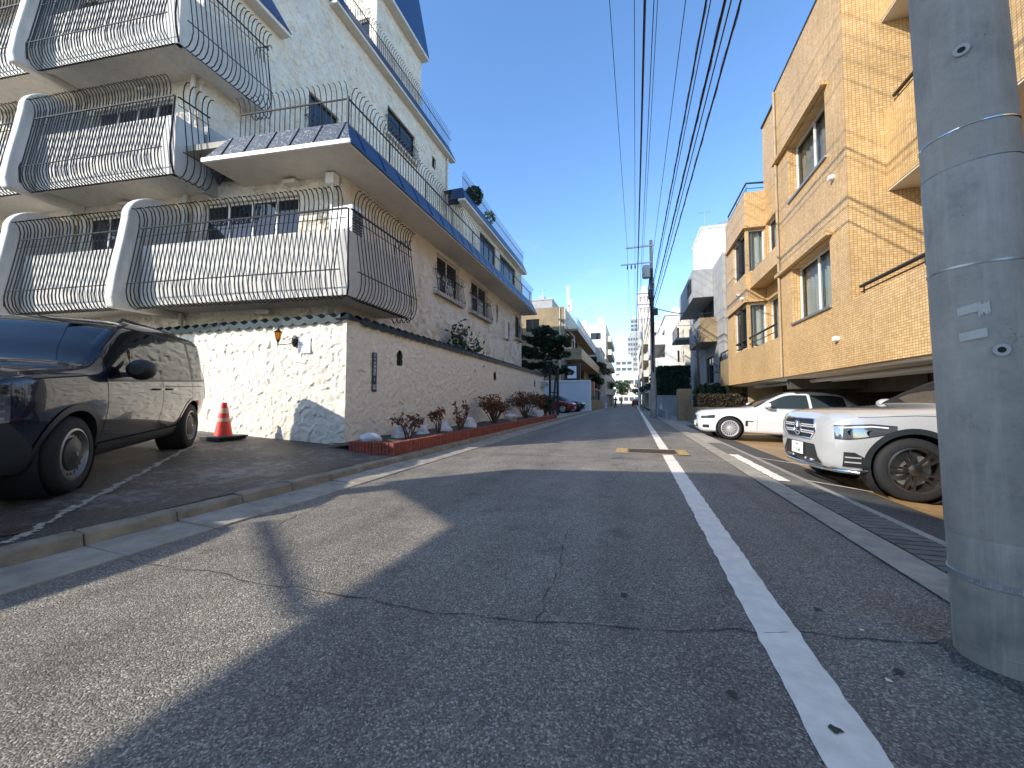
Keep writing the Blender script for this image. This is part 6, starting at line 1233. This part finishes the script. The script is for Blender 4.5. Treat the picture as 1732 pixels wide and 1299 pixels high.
# --- white hatchback beyond it
def saloon(name, label, x, y, z, hd, m, wk, scale=1.0, grille='kidney', cat='car', pitch=0):
    rt = car_root(name, label, x, y, z, hd, pitch, cat)
    B = Car([(.82, .30, .58, .66, .70, .48, .58, .55, .45), (.76, .24, .68, .75, .79, .66, .74, .71, .6), (.6, .2, .75, .81, .86, .77, .84, .82, .71), (.3, .19, .81, .86, .91, .83, .89, .87, .78), (0, .19, .85, .90, .94, .85, .91, .88, .8), (-.62, .19, .91, .95, 1.0, .85, .915, .88, .8), (-1.06, .19, .93, 1.18, 1.24, .85, .915, .88, .7), (-1.5, .19, .94, 1.37, 1.43, .85, .915, .88, .61), (-2.1, .19, .95, 1.43, 1.49, .85, .915, .88, .59), (-2.75, .21, .96, 1.37, 1.43, .85, .91, .88, .58), (-3.2, .25, .97, 1.12, 1.17, .82, .88, .85, .58), (-3.38, .34, .9, .98, 1.02, .78, .83, .8, .6)], rt, m)
    B.make_body([(0, .335), (-2.6, .335)], .375, m); put_wheels(rt, wheel_meshes(wk, .335, .225, .235), (0, -2.6), .80, .335)
    B.top(-.66, -1.5, lambda q: B.f[7](q) * .97, 'carglass', 'windscreen'); B.side(-.98, -1.98, .965, lambda q: min(B.f[2](q) - .03, 1.36), 'carglass', 'front_side_window', nx=20); B.side(-2.05, -2.85, .97, lambda q: min(B.f[2](q) - .03, 1.36), 'carglass', 'rear_side_window', nx=16)
    B.side(-.98, -2.85, .945, .96, 'chrome' if wk == 'multi' else 'blackpl', 'belt_moulding', off=.005, nx=24, nz=1)
    B.side(.76, .40, lambda q: .60 + .08 * (.76 - q), lambda q: .68 + .13 * (.76 - q), 'carglass', 'headlight', off=.007); B.side(.74, .66, .62, .66, 'light', 'headlight_lens', off=.011, nx=4)
    for sg in (1, -1):
        pass
    for ua, ub in ((.03, .24), (-.24, -.03)): B.front(.54, .675, ub, 'blackpl', 'grille', off=.006, u0=ua, nu=6)
    B.front(.33, .42, .5, 'blackpl', 'lower_intake', off=.004)
    B.side(.72, .55, .33, .42, 'blackpl', 'side_intake', off=.006); k = MB(); k.box(.83, .845, -.165, .165, .36, .5); k.build('number_plate', 'plate', rt)
    B.side(-.40, -.46, .42, .58, 'blackpl', 'fender_vent', off=.006, nx=4); B.side(-.46, -.60, .55, .575, 'blackpl', 'fender_vent', off=.006, nx=4, nz=1)
    mirror(B, -.95, .98, m); handle(B, -1.85, .82, m); seam(B, -.70, .30, .92); seam(B, -2.0, .30, .94); B.side(-.42, -2.18, .20, .26, m, 'sill', off=.01, nx=16)
    k = MB(); k.box(-1.9, -1.3, .25, .65, .8, 1.1); k.box(-1.9, -1.7, .3, .6, 1.1, 1.32); k.box(-1.9, -1.3, -.65, -.25, .8, 1.1); k.build('seats', 'blackpl', rt)
    return rt
saloon('hatchback', 'white hatchback with multi-spoke wheels under the far end of the garage', 2.82, 13.75, right_z(2.82) + .006, (-1, .03), 'whitecar', 'multi', pitch=.025)
saloon('hatchback', 'dark red hatchback parked beyond the iron gate', -5.1, 31.2, .105, (1, -.08), 'redcar', 'multi')
saloon('hatchback', 'black car parked against the white panel wall', -4.75, 34.6, .105, (1, -.08), 'blackcar', 'multi')
saloon('hatchback', 'red car far down on the right of the street', 1.1, 84, .005, (0, 1), 'redcar', 'multi')
saloon('hatchback', 'grey hatchback added out of view to shade the kerb', -5.75, -2.45, park_z(-5.75, -2.45) - .004, (.02, -1), 'greycar', 'multi')  # added unseen car; its roof casts the shade strip along the kerb
# ---------------------------------------------------------------- traffic cone
cx_, cy_ = -7.72, 5.62; cz_ = park_z(cx_, cy_)
tc_ = thing('traffic_cone', 'red traffic cone with pale bands on a black rubber base', 'traffic cone', (cx_, cy_, cz_))
k = MB(); k.box(cx_ - .27, cx_ + .27, cy_ - .27, cy_ + .27, cz_ + .002, cz_ + .05); bevel(k.build('weight', 'rubber', tc_), .015); k = MB(); k.box(cx_ - .29, cx_ + .31, cy_ - .28, cy_ + .28, cz_ + .052, cz_ + .085); bevel(k.build('base', 'blackpl', tc_), .01)
k = MB(); k.lathe([(.155, cz_ + .085), (.148, cz_ + .12), (.045, cz_ + .73), (.038, cz_ + .735), (.036, cz_ + .72)], 28, (cx_, cy_, 0), cap=False); k.build('cone_body', 'cone', tc_, smooth=R(40))
cr = lambda h: .148 + (.045 - .148) * (h - .12) / .61
for a, b in ((.36, .43), (.52, .62)):
    k = MB(); k.lathe([(cr(a) + .003, cz_ + a), (cr(b) + .003, cz_ + b)], 28, (cx_, cy_, 0), cap=False); k.build('band', 'cband', tc_, smooth=R(40))
# concrete kerb along the foot of the stucco wall
mh = thing('manhole_cover', 'round iron cover in the forecourt by the bay line', 'manhole', (-4.25, 1.62, park_z(-4.25, 1.62))); k = MB(); z_ = park_z(-4.25, 1.62); k.lathe([(.0, z_ + .012), (.09, z_ + .012), (.1, z_ + .004)], 20, (-4.25, 1.62, 0), cap=False); k.build('lid', 'grate', mh)
# ---------------------------------------------------------------- unseen blocks behind the camera, added and shaped to shade the road
nb = thing('raised_shade_block', 'unseen beige block on columns, shaped to cast the road shadow', 'building', (-9, -4, 0))
u_ = Vector((.76, -.65)); v_ = Vector((.65, .76))
def PT(x, y): return (x, y)
bot = [(-7.75, -.15), (-6.05, -1.52), (-6.15, -3.95), (-4.5, -4.3), (-3.6, -1.7), (-5.15, -.05)]
k = MB(); n = 6; zt = [4.6, 4.7, 5, 5, 5, 5]; k.add([(x, y, 3.5) for x, y in bot] + [(x, y, z) for (x, y), z in zip(bot, zt)], [tuple(range(n)), tuple(range(n, 2 * n))[::-1]] + [(i, (i + 1) % n, (i + 1) % n + n, i + n) for i in range(n)]); k.build('shade_slab', 'bldb', nb, fix=True)  # added slab, outlined to fit the edges of the road shadow
for (x, y) in ((-7.45, -.35), (-4.6, -3.9)): k = MB(); k.box(x - .12, x + .12, y - .12, y + .12, 0, 3.5); k.build('column', 'bldb', nb)
k = MB(); k.tube([(-7.61, -1.75, 3.4), (-6.06, -2.86, 3.42), (-5.9, -2.97, 3.55)], .04, 8); k.build('streak_caster', 'fin', nb)  # added bar that casts the thin shadow streak on the road
tb = thing('corner_shade_block', 'unseen beige corner block, added to shade the near pole and foreground', 'building', (-3, -8, 0))
c0 = Vector((-4.6, -3.2)); c1 = c0 + u_ * 9; c2 = c1 - v_ * 10; c3 = c0 - v_ * 10
k = MB(); q4 = [c0, c1, c2, c3]; k.hexa([(p.x, p.y, 0) for p in q4], [(p.x, p.y, 9.5) for p in q4]); k.build('wall', 'bldb', tb, fix=True)  # added blocker; height set for the shade, warm colour for bounce
